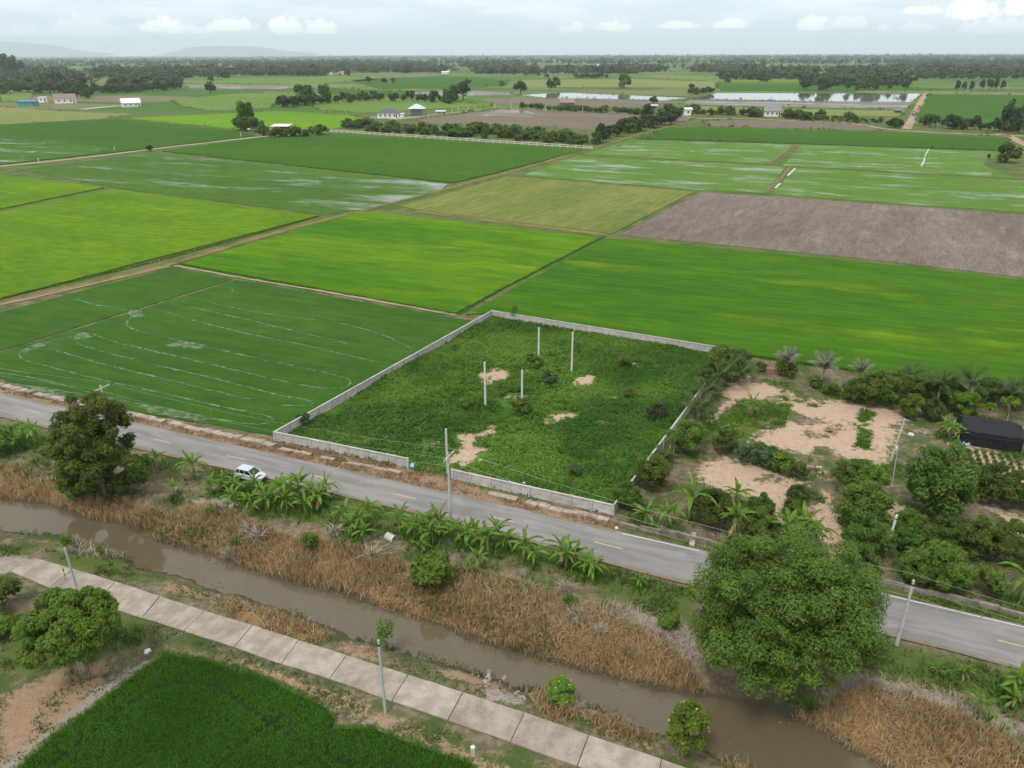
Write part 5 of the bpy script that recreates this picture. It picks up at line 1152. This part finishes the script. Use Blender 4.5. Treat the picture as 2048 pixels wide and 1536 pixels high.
for i in range(22):
    T = Matrix.Translation((rnd.gauss(0, .9), rnd.gauss(0, .35), rnd.uniform(.0, .1))) @ Euler((rnd.uniform(-.3, .3), rnd.uniform(-.3, .3), rnd.uniform(0, 6))).to_matrix().to_4x4(); s = rnd.uniform(.08, .22)
    MB().box(-s, s, -s * .5, s * .5, -s * .25, s * .25, T).build('chunk', m_rub, o)
m_stump = plain('weathered_wood', (.20, .17, .14), .95, .1, .4, 5)
for i, (u, v, h) in enumerate([(998, 1372, .9), (1020, 1374, 1.0), (1043, 1362, 1.0), (1052, 1380, .7)]):
    p = G(u, v); tag(MB().tube([(0, 0, -.3), (.04, 0, h * .5), (.1, .05, h)], [.13, .11, .06], 6).build('stump', m_stump, None, (p[0], p[1], float(ground_z(*p)))), ['leftmost dead stump by the canal debris', 'second dead stump from the left by the canal debris', 'dead stump nearest the water by the canal debris', 'rightmost short dead stump by the canal debris'][i], 'stump', 'dead stumps by the canal debris')
p = G(946, 1510); o = thing('marker_post', 'short pale concrete marker beside the front rice field', 'marker', (p[0], p[1], 0), .4); MB().box(-.12, .12, -.12, .12, -.2, .75).build('shaft', m_pole, o); MB().box(-.14, .14, -.14, .14, .75, .82).build('cap', m_pale_post, o)
p = G(157, 1150); p = G(133, 1163); o = thing('cable_stake', 'thin dark iron stake on the concrete path', 'stake', (p[0], p[1], .13)); MB().tube([(0, 0, 0), (0, .05, 1.3)], .025, 5).build('shaft', m_dark, o); MB().tube([(0, .04, 1.1), (0, .05, 1.3)], .06, 6).build('tip', m_dark, o)
# pile of cut branches on the sand
p = G(1660, 862); o = thing('branch_pile', 'pile of pale cut branches on the orchard sand', 'branch pile', (p[0], p[1], 0)); m_br = plain('dry_branch', (.42, .31, .20), .9, .1, .35, 3)
for i in range(46):
    a = rnd.uniform(0, 6.28); r = rnd.uniform(0, .9); q = Vector((math.cos(a) * r, math.sin(a) * r, rnd.uniform(.02, .75 * (1.1 - r)))); d = Vector((rnd.gauss(0, 1), rnd.gauss(0, 1), rnd.gauss(0, .35))).normalized() * rnd.uniform(.4, .9)
    MB().tube([q - d * .5, q + Vector((0, 0, .08)), q + d * .5], rnd.uniform(.025, .05), 4).build('branch', m_br, o)
p = G(1545, 747); o = thing('wooden_crate', 'brown wooden box at the far left end of the orchard', 'crate', (p[0], p[1], 0), -ROW); m_wood = plain('brown_boards', (.24, .15, .10), .9, .1, .3, 3)
for i in range(5): MB().box(-1.0 + i * .4, -.62 + i * .4, -.5, -.44, 0, .9).build('board', m_wood, o); MB().box(-1.0 + i * .4, -.62 + i * .4, .44, .5, 0, .9).build('board', m_wood, o)
MB().box(-1.0, 1.0, -.43, .43, .8, .86).build('lid', m_wood, o)

# black net shed
m_net = plain('black_shade_net', (.012, .013, .017), .75, .3, .4, 1.5); m_bam = plain('bamboo', (.35, .28, .16), .8, .2)
p0, p1, p2 = Vector(G(1920, 888)), Vector(G(2040, 907)), Vector(G(1938, 862)); ax = (p1 - p0).normalized(); ayv = Vector((-ax.y, ax.x)); L = (p1 - p0).length; W_ = 5.0
o = thing('net_shed', 'low black shade net shed with a shallow ridge roof', 'shed', (p0.x, p0.y, 0), math.atan2(ax.y, ax.x))
r = random.Random(4); m = MB(); nx, h0, h1 = 12, 2.0, 2.75
def sag(i): return .06 * math.sin(i * 1.9) + r.uniform(-.03, .03)
prof = [(0, 0.0), (-.03, 1.1), (0, h0), (W_ * .25, (h0 + h1) / 2 - .05), (W_ * .5, h1), (W_ * .75, (h0 + h1) / 2 - .05), (W_, h0), (W_ + .03, 1.1), (W_, 0)]
for i in range(nx + 1):
    for y, z in prof: m.v.append((L * i / nx, y + (sag(i) if z else 0), z + (sag(i + 3) if z > .5 else 0)))
k = len(prof)
for i in range(nx):
    for j in range(k - 1): m.f.append((i * k + j, (i + 1) * k + j, (i + 1) * k + j + 1, i * k + j + 1)); m.mi.append(0)
m.f += [tuple(range(k)), tuple(nx * k + j for j in reversed(range(k)))]; m.mi += [0, 0]
m.build('net_cover', m_net, o)
for i in range(5):
    for y in (-.07, W_ + .07): MB().tube([(L * i / 4, y, 0), (L * i / 4, y, h0 + .12)], .03, 6).build('pole', m_dark, o)
MB().tube([(-.1, -.06, h0 - .45), (L * .4, -.1, h0 - .55), (L * .7, -.09, h0 - .5), (L, -.06, h0 - .42)], .07, 6).build('net_roll', m_net, o)
# seedling rows in front of the shed
for i in range(7):
    for j in range(5):
        u, v = 1935 + i * 16 + j * 3, 905 + j * 8 + i * 2
        tag(link('seedling', TREEPROTO['shrub'][0], None, (*G(u, v), 0), (0, 0, i + j), (.28, .28, .34)), 'seedling ' + ['first', 'second', 'third', 'fourth', 'fifth', 'sixth', 'seventh'][i] + ' from the left in the ' + ['row nearest the black shed', 'second row from the black shed', 'middle row below the black shed', 'fourth row from the black shed', 'last row below the black shed'][j], 'seedling', 'seedlings in rows below the black shed')

# ------------------------------------------------------------------ far buildings
m_ww = plain('white_render', (.76, .76, .74), .8, .2, .06, .3); m_win = plain('window_glass', (.05, .06, .07), .15, .5); m_door = plain('door_brown', (.12, .08, .05), .7, .2)
ROOFM = {k_: plain('roof_' + k_, c, .65, .3, .12, .4) for k_, c in dict(slate=(.10, .10, .11), white=(.62, .62, .60), brown=(.22, .16, .13), blue=(.07, .17, .40), grey=(.20, .20, .20), palegreen=(.45, .58, .58), orange=(.50, .20, .09), rust=(.24, .18, .16)).items()}
WALLM = dict(white=m_ww, green=plain('green_wall', (.06, .30, .22), .8, .2), grey=plain('grey_wall', (.34, .33, .31), .85, .2), wood=plain('plank_wall', (.18, .13, .10), .9, .1))
def house(name, u, v, wpx, dep, hw, rt, rh, roof, wallc, yaw, label, wins=3, open_=False, cat='house', door=True):
    p = G(u, v); wd = wpx / ppm(u, v); o = thing(name, label, cat, (p[0], p[1] + dep / 2, 0), yaw)
    x, y = wd / 2, dep / 2; wm_ = WALLM[wallc]
    if open_:
        for sx in (-1, 1):
            for sy in (-1, 1): MB().box(sx * (x - .4) - .15, sx * (x - .4) + .15, sy * (y - .4) - .15, sy * (y - .4) + .15, -.1, hw).build('post', wm_, o)
        MB().box(-x + .6, x - .6, .2, y - .6, -.1, hw * .85).build('wall', wm_, o)
    else: MB().box(-x, x, -y, y, -.1, hw).build('wall', wm_, o)
    e = .6; m = MB(); X, Y_ = x + e, y + e; z0, z1 = hw - .05, hw + rh
    if rt == 'hip':
        rx = max(.2, X - Y_); a = [(-X, -Y_, z0), (X, -Y_, z0), (X, Y_, z0), (-X, Y_, z0)]; r0, r1 = (-rx, 0, z1), (rx, 0, z1)
        m.poly([a[0], a[1], r1, r0]); m.poly([a[1], a[2], r1]); m.poly([a[2], a[3], r0, r1]); m.poly([a[3], a[0], r0]); m.poly(a[::-1])
    elif rt == 'gable':
        for s in (-1, 1): m.poly([(-X, s * Y_, z0), (X, s * Y_, z0), (X, 0, z1), (-X, 0, z1)])
        m.poly([(-X, -Y_, z0), (-X, Y_, z0), (X, Y_, z0), (X, -Y_, z0)])
        for s in (-1, 1): m.poly([(s * (x + .02), -y, z0 + .02), (s * (x + .02), y, z0 + .02), (s * (x + .02), 0, z1 - .1)])
    else: m.v = [(-X, -Y_, z0), (X, -Y_, z0), (X, Y_, z0 + rh), (-X, Y_, z0 + rh), (-X, -Y_, z0 + .15), (X, -Y_, z0 + .15), (X, Y_, z0 + rh + .15), (-X, Y_, z0 + rh + .15)]; m.f = [(0, 1, 5, 4), (1, 2, 6, 5), (2, 3, 7, 6), (3, 0, 4, 7), (4, 5, 6, 7), (3, 2, 1, 0)]; m.mi = [0] * 6
    m.build('roof', ROOFM[roof], o)
    if not open_:
        for i in range(wins):
            wx = -x + wd * (i + .7) / (wins + .6); w_ = min(.8, wd / wins * .3)
            f = MB().box(wx - w_, wx + w_, -y - .06, -y + .02, hw * .32, hw * .78).build('window', m_ww, o); MB().box(wx - w_ * .85, wx + w_ * .85, -y - .09, -y - .065, hw * .36, hw * .74).build('pane', m_win, f)
        if door: MB().box(x - wd * .13, x - wd * .13 + 1.1, -y - .05, -y + .02, 0, hw * .75).build('door', m_door, o)
    return o
house('white_house', 778, 237, 44, 10, 4.0, 'hip', 2.8, 'slate', 'white', -.15, 'white house with dark hip roof at the end of the shrub belt', 4)
house('annex', 800, 237, 12, 6, 3.4, 'flat', .2, 'white', 'white', -.15, 'small white flat annex beside the dark hip roof', 1, door=False)
house('pavilion', 833, 231, 30, 10, 5.2, 'hip', 3.4, 'palegreen', 'grey', -.15, 'open pavilion with pale green hip roof', open_=True, cat='pavilion')
house('shed', 881, 229, 18, 4, 2.4, 'flat', .5, 'white', 'grey', -.1, 'small low shed right of the pavilion', 1, cat='shed')
house('farm_shelter', 561, 264, 34, 7, 3.4, 'flat', .9, 'white', 'wood', -.1, 'long white roofed farm shelter among trees', open_=True, cat='shelter'); house('hut', 505, 266, 16, 4, 2.2, 'flat', .5, 'white', 'wood', -.1, 'small pale roofed hut left of the farm shelter', 1, cat='hut')
house('white_house', 257, 214, 34, 12, 3.6, 'gable', 4.2, 'white', 'white', .5, 'white gabled house with a pale yard on the left', 3)
house('white_house', 125, 207, 38, 13, 5.0, 'gable', 4.2, 'brown', 'white', .5, 'white house with brown roof in front of the dark trees', 3)
house('hut', 84, 205, 14, 5, 5, 'flat', .4, 'white', 'white', 0, 'small white outbuilding left of the brown roofed house', 1); house('shed', 53, 213, 34, 8, 4.4, 'flat', 1.2, 'blue', 'green', .1, 'green shed with blue roof at the far left', 2, cat='shed')
house('white_house', 1546, 233, 32, 9, 4.0, 'gable', 2.8, 'grey', 'white', -.1, 'white house with grey roof among shrubs on the right', 3)
house('hut', 1376, 231, 14, 6, 4.6, 'gable', 1.4, 'white', 'white', .1, 'small white hut left of the grey roofed house', 1, cat='hut'); house('shed', 1305, 219, 20, 6, 3.2, 'flat', .6, 'palegreen', 'grey', 0, 'pale blue roofed shelter behind the tall tree', 1, open_=True, cat='shelter'); house('hut', 1134, 212, 28, 9, 3.0, 'gable', 3.5, 'rust', 'wood', 0, 'brown thatched hut in the shrub belt', 1, cat='hut')
house('shelter', 1798, 226, 14, 4, 2.0, 'flat', .3, 'rust', 'wood', 0, 'tiny dark shelter beside the red road', open_=True, cat='shelter')
for a in [(35, 168, 13, 'orange', 'small orange roof among the dark wood on the left'), (108, 165, 12, 'white', 'pale roof in the left wood'), (127, 166, 16, 'grey', 'wider pale roof in the left wood, right of its neighbour'), (338, 158, 13, 'white', 'pale roof at the wood edge'), (405, 143, 20, 'white', 'long pale roof deep in the wood'), (440, 145, 12, 'grey', 'grey roof deep in the wood'), (660, 150, 22, 'white', 'white roofed building behind field trees'), (677, 148, 20, 'orange', 'reddish roof behind field trees'), (692, 149, 14, 'grey', 'grey roof right of the reddish roof'),
          (765, 140, 34, 'white', 'large white roofed barn in the far wood'), (705, 141, 16, 'white', 'pale barn roof left of the large barn'), (890, 148, 14, 'white', 'small white roof at the far wood edge'), (895, 143, 10, 'grey', 'grey roof in the far wood'), (1545, 117, 28, 'palegreen', 'long pale factory roof at the horizon'), (1700, 125, 18, 'white', 'white roof far off on the right'), (1192, 133, 12, 'palegreen', 'bluish roof far off in the middle')]:
    house('far_building', a[0], a[1], a[2], 10, 4, 'gable', 2.5, a[3], 'white', .1, a[4], 2)
ribbon([(163, 219), (200, 215), (235, 212), (275, 212)], 9, .12, 'yard', plain('yard_concrete', (.40, .37, .33), .9, .1, obj=False), 'pale yard in front of the white gabled house', step=8)
ribbon([(530, 272), (560, 273), (610, 274)], 12, .1, 'yard', m_track, 'bare earth yard of the farm compound', step=5, jit=1)

# white rail fence beyond the deep green field
def rail_fence(pts, label, bay, hh, wd, rails=2):
    pl = resample(GP(pts), bay); o = thing('rail_fence', label, 'fence', (pl[0].x, pl[0].y, 0)); pm = MB().box(-wd, wd, -wd, wd, -.2, hh + .15).mesh('post', m_pale_post)
    for a in pl: link('post', pm, o, (a.x - pl[0].x, a.y - pl[0].y, 0))
    for i, (a, b) in enumerate(zip(pl, pl[1:])):
        d = b - a; T = Matrix.Rotation(math.atan2(d.y, d.x), 4, 'Z')
        for k in range(rails): MB().box(0, d.length, -.06, .06, hh * (k + 1) / rails - .3, hh * (k + 1) / rails).build('rail', m_pale_post, o, (a.x - pl[0].x, a.y - pl[0].y, 0), (0, 0, math.atan2(d.y, d.x)))
rail_fence([(652, 264), (820, 275), (1000, 287), (1184, 299)], 'long white concrete rail fence below the shrub belt', 4.6, 1.7, .16)
rail_fence([(742, 238), (768, 238), (800, 240), (838, 237)], 'white fence in front of the hip roofed house', 4, 1.8, .2)

# ------------------------------------------------------------------ far trees
FP = {}
def fproto(key, mat, seed, R, zc, nb, nl, L, **k): FP[key] = proto(key, mat, seed, R, zc, nb, nl, L, L * .65, th=zc, tr=.35, **k)
fproto('f0', G_far, 51, (4, 4, 4.0), 4.2, 22, 1000, 1.1, low=-.95); fproto('f1', G_far, 52, (3.3, 3.3, 4.9), 5.0, 22, 1000, 1.05, low=-.95); fproto('f2', G_dark, 53, (4.6, 4.6, 3.6), 3.8, 24, 1100, 1.1, low=-.95); fproto('f3', G_pine, 54, (3, 3, 5), 7, 20, 600, 1.0); fproto('f4', G_dark, 55, (3, 3, 2.5), 2.3, 18, 900, .85, low=-.95); fproto('f5', G_mid, 56, (3, 3, 2.6), 2.4, 18, 900, .85, low=-.95)
rt_ = random.Random(77)
def far_tree(u, v, hpx, label, group, keys=('f0', 'f1', 'f2'), wide=1.0):
    p = G(u, v); h = hpx / ppm(u, v) / .97; key = rt_.choice(keys); cm, tm, R, zc = FP[key]; s = h / (zc + R[2] * .95)
    return plant(key, u, v, s, label, *(('shrub', 'shrub') if keys == ('f4', 'f5', 'f4', 'f5') else ('tree', 'tree')), group, sc=(s * wide * rt_.uniform(.85, 1.15), s * wide * rt_.uniform(.85, 1.15), s), xy=p, z=0)
SINGLE = [(1041, 189, 24, 1.7, 'broad dark tree standing alone beside the flooded strip'), (1100, 180, 22, .6, 'slim pale tree behind the flooded strip, left of a pair'), (1112, 176, 20, .8, 'dark tree behind the flooded strip, right of a pair'), (1248, 176, 26, .9, 'tall tree alone in the straw field'), (1307, 207, 14, 1.3, 'small dark tree beside the end of the flooded strip'), (1383, 178, 11, 1.0, 'small round tree before the flooded field'),
          (422, 186, 22, 1.1, 'dark tree beside the far flooded paddies'), (422, 163, 12, 1, 'dark tree above the far flooded paddies'), (737, 165, 12, 1, 'round tree in the far green field, left of three'), (768, 166, 10, 1.2, 'wide tree in the far green field, middle of three'), (786, 166, 9, 1.1, 'round tree in the far green field, right of three'), (1004, 173, 10, 1, 'round tree left of the broad dark tree'), (935, 170, 12, 1.4, 'tree with two crowns far off in the fields'), (300, 303, 13, .9, 'dark small bush tree on the pale track'),
          (1520, 164, 16, 1.3, 'dark tree group left half behind the flooded field'), (1535, 164, 15, 1.1, 'dark tree group right half behind the flooded field'), (1455, 165, 7, 2.0, 'low wide bush far off behind the flooded field'), (1094, 158, 10, 1.2, 'round tree before the far wood, middle'), (2012, 325, 36, 1.1, 'dark leafy tree at the right edge beside the dirt road'), (1976, 320, 12, .8, 'small bush at the bare spot on the right'), (16, 150, 38, 1.0, 'tall dark tree on the skyline at the far left'), (33, 150, 36, 1.0, 'second tall dark tree on the skyline at the far left'),
          (1293, 245, 34, 1.0, 'tallest tree of the shrub belt by the diagonal track'), (1200, 285, 36, .7, 'feathery pale tree at the end of the rail fence'), (495, 262, 52, .6, 'tall slim palm like tree of the farm compound'), (610, 210, 36, 1.1, 'dark dense tree in the tree line left of the pavilion'), (650, 205, 32, .7, 'tall slim tree in the tree line left of the pavilion'), (927, 200, 34, 1.0, 'tall tree at the right end of the pavilion tree line'), (905, 202, 28, 1.1, 'tree left of the tall tree at the end of the pavilion tree line'), (2012, 262, 60, .45, 'tall feathery tree at the far right above the hedge'), (2030, 262, 48, .6, 'second tall feathery tree at the far right above the hedge')]
for u, v, h, wd, lb in SINGLE: far_tree(u, v, h, lb, None, wide=wd)
ncount = [0]
def belt(pts, n, hpx, label, keys, vj=3, wide=1.0):
    for i in range(n):
        t_ = (i + rt_.uniform(.1, .9)) / n * (len(pts) - 1); k = min(int(t_), len(pts) - 2); f = t_ - k
        u = pts[k][0] + (pts[k + 1][0] - pts[k][0]) * f
        if 'row below' in label and abs(u - 1546) < 22: continue
        v = pts[k][1] + (pts[k + 1][1] - pts[k][1]) * f + rt_.uniform(-vj, vj)
        lb = label if n > 26 else label.replace('one of the ', ('leftmost of the ' if i == 0 else ORD[i] + ' from the left of the '))
        far_tree(u, v, rt_.uniform(*hpx), lb, label.replace('one of the ', ''), keys, wide); ncount[0] += 1
S, T_ = ('f4', 'f5', 'f4', 'f5'), ('f0', 'f1', 'f2')
for q_, seg in zip(('left quarter', 'second quarter', 'third quarter', 'right quarter'), ([(690, 257), (760, 261), (800, 264)], [(805, 264), (900, 269), (925, 270)], [(930, 268), (1050, 277)], [(1054, 277), (1172, 286)])):
    belt(seg, 22, (9, 17) if seg[0][0] < 900 else (11, 21), 'one of the leafy shrubs in the ' + q_ + ' of the belt', S, 7, 1.25)
belt([(1190, 285), (1240, 268), (1290, 255), (1350, 245)], 26, (18, 28), 'one of the dark trees along the diagonal track', T_, 4, 1.1)
belt([(1040, 215), (1130, 221), (1165, 222)], 18, (6, 12), 'one of the shrubs along the fallow field, left half', S, 2, 1.3)
belt([(1170, 222), (1250, 225), (1300, 230)], 18, (6, 12), 'one of the shrubs along the fallow field, right half', S, 2, 1.3)
belt([(1320, 226), (1400, 229), (1500, 232), (1520, 233)], 24, (6, 17), 'one of the shrubs left of the grey roofed house', S, 2.5, 1.2)
belt([(1572, 236), (1650, 240), (1765, 247)], 26, (6, 17), 'one of the shrubs right of the grey roofed house', S, 2.5, 1.2)
belt([(1775, 252), (1800, 257)], 4, (14, 18), 'one of the dark bushes at the red road junction', T_, 2, 1.1)
belt([(1840, 252), (1910, 258), (2000, 265), (2060, 268)], 22, (14, 28), 'one of the dark trees right of the red road', T_, 3, 1.0)
belt([(478, 258), (500, 262), (515, 262)], 5, (22, 30), 'one of the dense trees beside the farm', ('f0', 'f2'), 3, 1.0)
belt([(520, 272), (560, 274), (600, 272), (645, 268)], 9, (12, 20), 'one of the bushes round the farm compound', S, 3, 1.1)
belt([(560, 216), (600, 214), (680, 206), (740, 202)], 22, (12, 22), 'one of the trees left of the pavilion', T_, 3, 1.0)
belt([(740, 201), (820, 202), (890, 205), (905, 206)], 20, (12, 22), 'one of the trees behind the pavilion', T_, 3, 1.0)
belt([(130, 184), (200, 185), (270, 184), (345, 182)], 26, (12, 18), 'one of the dark trees before the left wood', T_, 2, 1.2)
belt([(0, 186), (60, 184), (130, 188), (190, 196)], 22, (14, 22), 'one of the dark trees behind the left houses', T_, 4, 1.1)
belt([(1590, 180), (1680, 182), (1740, 180), (1825, 183)], 9, (13, 26), 'one of the trees behind the flooded field', T_, 1.5, .9)
belt([(1905, 184), (1960, 184), (2010, 182)], 9, (18, 26), 'one of the slender trees on the right', ('f3', 'f1'), 1.5, .7)
belt([(1370, 190), (1400, 189), (1425, 186)], 6, (11, 15), 'one of the bushes between the two flooded fields', T_, 1, 1.2)
belt([(1147, 157), (1220, 158)], 8, (8, 12), 'one of the dark trees in the short far row', T_, .8, 1.2)
belt([(1000, 152), (1060, 151), (1095, 150)], 6, (10, 18), 'one of the separate trees before the far wood', T_, 1.5, 1.0)
# the far woods: everything beyond reads as one mass of trees
rw = np.random.default_rng(5)
def wood(bands, thr=-.34):
    Vs, Ts, Fs, off = [], [], [], 0
    for (u0, v0, u1, v1, n, h0, h1, wob) in bands:
        u = rw.uniform(u0, u1, n); v = v0 + (v1 - v0) * rw.random(n)
        nzv = np.sin(u * .021 + wob) * .5 + np.sin(u * .057 + wob * 2.1) * .3 + np.sin(u * .13 + wob * 3 + v) * .2
        keep = nzv + rw.uniform(-.3, .3, n) > thr; u, v = u[keep], v[keep]
        P_ = np.array([G(a, b) for a, b in zip(u, v)]); n = len(P_)
        H = rw.uniform(h0 * .5, h1 * 1.25, n) * (1 + (rw.random(n) > .96) * .5); per = 24; dist = P_[:, 1]
        Rw = H * rw.uniform(.45, .75, n)
        k = np.repeat(np.arange(n), per); m_ = len(k); d = rdirs(rw, m_, .2); rad = rw.uniform(.6, 1, m_)[:, None]
        Cn = np.stack([P_[k, 0], P_[k, 1], H[k] * .5], 1) + d * rad * np.stack([Rw[k], Rw[k], H[k] * .48], 1)
        ax_ = rdirs(rw, m_); sz = H[k] * rw.uniform(.25, .5, m_)
        V, F = leaf_quads(Cn, ax_, sz, sz * .8, rw, d * .7 + np.array([0, 0, .5]) + ax_ * .5); Vs.append(V); Fs.append(F + off); off += len(V); tr_ = rw.random(n); Ts.append(np.clip(tr_[k] * .85 + rw.random(m_) * .15, 0, 1))
    return np.concatenate(Vs), [np.concatenate(Fs)], np.concatenate(Ts)
B1 = [(-150, 150, 360, 180, 1092, 8, 14, 0), (-150, 138, 480, 156, 1352, 9, 15, 1), (300, 142, 700, 152, 936, 8, 15, 2), (470, 128, 720, 142, 884, 9, 16, 3), (690, 137, 1000, 146, 780, 8, 14, 4), (620, 126, 1050, 136, 1092, 9, 15, 5), (950, 140, 1260, 148, 598, 8, 14, 6), (1130, 138, 1280, 148, 312, 9, 14, 7), (1200, 134, 1500, 145, 780, 8, 14, 1.4),
      (1440, 138, 1800, 160, 1248, 8, 14, 2.4), (1600, 160, 1830, 172, 390, 8, 13, 3.3), (1800, 138, 2200, 158, 936, 8, 14, 4.1), (1760, 126, 2200, 138, 936, 9, 14, 5.2)]
V, F, tt = wood(B1); stuff('far_wood', V, F, G_far, tt, 'mass of dark trees forming the far woods across the plain')
B2 = [(-200, 117.5, 2250, 128, 4940, 9, 15, .4), (-200, 113.6, 2250, 118, 4940, 10, 17, 2.2), (600, 113.2, 2250, 115.5, 1710, 14, 22, 1.1), (-200, 119, 700, 134, 1330, 8, 13, 5)]
V, F, tt = wood(B2, -.75); stuff('horizon_wood', V, F, leaf_mat('leaf_horizon', (.010, .026, .012), (.028, .056, .02), .2, 0), tt, 'blue hazy band of trees along the horizon')
# low scrub along the far field edges
Vs, Fs, Ts, off = [], [], [], 0
for pts, z, mt, lab in FIELDS:
    if min(v for _, v in pts) > 262 or max(v for _, v in pts) > 305: continue
    pl = GP(pts); pl = resample([tuple(p) for p in pl] + [tuple(pl[0])], 3.0); P_ = np.array([(p.x, p.y) for p in pl])
    P_ = P_[(vnoise(P_, .035, 3) + rw.uniform(-.15, .15, len(P_)) > .5) & (np.abs(P_[:, 0]) < P_[:, 1] * .75)]
    if len(P_) < 2: continue
    P_ = P_ + rw.normal(0, 1.0, P_.shape); n = len(P_); H = rw.uniform(.5, 1.6, n) * (1 + (rw.random(n) > .9) * 1.2); k = np.repeat(np.arange(n), 9); m_ = len(k)
    d = rdirs(rw, m_, .4); Cn = np.stack([P_[k, 0], P_[k, 1], H[k] * .45], 1) + d * np.stack([H[k] * .8, H[k] * .8, H[k] * .45], 1)
    V, F = leaf_quads(Cn, d, H[k] * .7, H[k] * .5, rw, d * .6 + np.array([0, 0, .6]) + rdirs(rw, m_) * .4); Vs.append(V); Fs.append(F + off); off += len(V); Ts.append(rw.random(n)[k])
stuff('field_scrub', np.concatenate(Vs), [np.concatenate(Fs)], G_mid, np.concatenate(Ts), 'low scrub growing along the edges of the far fields')
blob([(960, 232), (985, 222), (1010, 219), (1045, 219), (1088, 228), (1060, 234), (1010, 231)], .12, 'standing_water', mf_flood, 'pale wet patch on the left part of the fallow field', 50)
# pale hills on the left horizon
m_hill = plain('hill_forest', (.03, .06, .03), .95, .1, .3, .002, obj=False)
def hill(prof, dist, label, seed):
    m = MB(); r = random.Random(seed); V0, V1, V2 = [], [], []
    for u, v in prof:
        d = RI * (u - 1024) + UP * (768 - v) + FW * F_PX; t_ = dist / d.y; z = CAM_H + d.z * t_ + r.uniform(-4, 4); V0.append((d.x * t_, dist - 1500, -2)); V1.append((d.x * t_, dist, max(z, 0))); V2.append((d.x * t_ * 1.1, dist + 2000, max(z * .9, 0)))
    n = len(prof); m.v = V0 + V1 + V2
    for i in range(n - 1): m.f += [(i, i + 1, n + i + 1, n + i), (n + i, n + i + 1, 2 * n + i + 1, 2 * n + i)]; m.mi += [0, 0]
    tag(m.build('hills', m_hill), label, kind='structure')
hill([(-300, 95), (-150, 88), (0, 83), (40, 85), (75, 88), (120, 92), (145, 99), (180, 104), (240, 108)], 30000, 'pale blue hills on the far left horizon', 1)
hill([(340, 106), (375, 100), (392, 93), (440, 92), (500, 93), (535, 96), (580, 103), (640, 106)], 30000, 'faint flat topped hill on the left horizon', 2)
# hazy air
hzb = MB().box(-36000, 36000, -3200, 36000, -4, 640)
t = NT('haze_air'); pv = t.n('ShaderNodeVolumePrincipled'); pv.inputs['Color'].default_value = (.80, .89, 1, 1); pv.inputs['Density'].default_value = .000062; pv.inputs['Anisotropy'].default_value = 0
t.t.links.new(pv.outputs[0], t.out.inputs['Volume'])
tag(hzb.build('haze', t.m), 'thin pale haze in the air over the plain', kind='stuff')
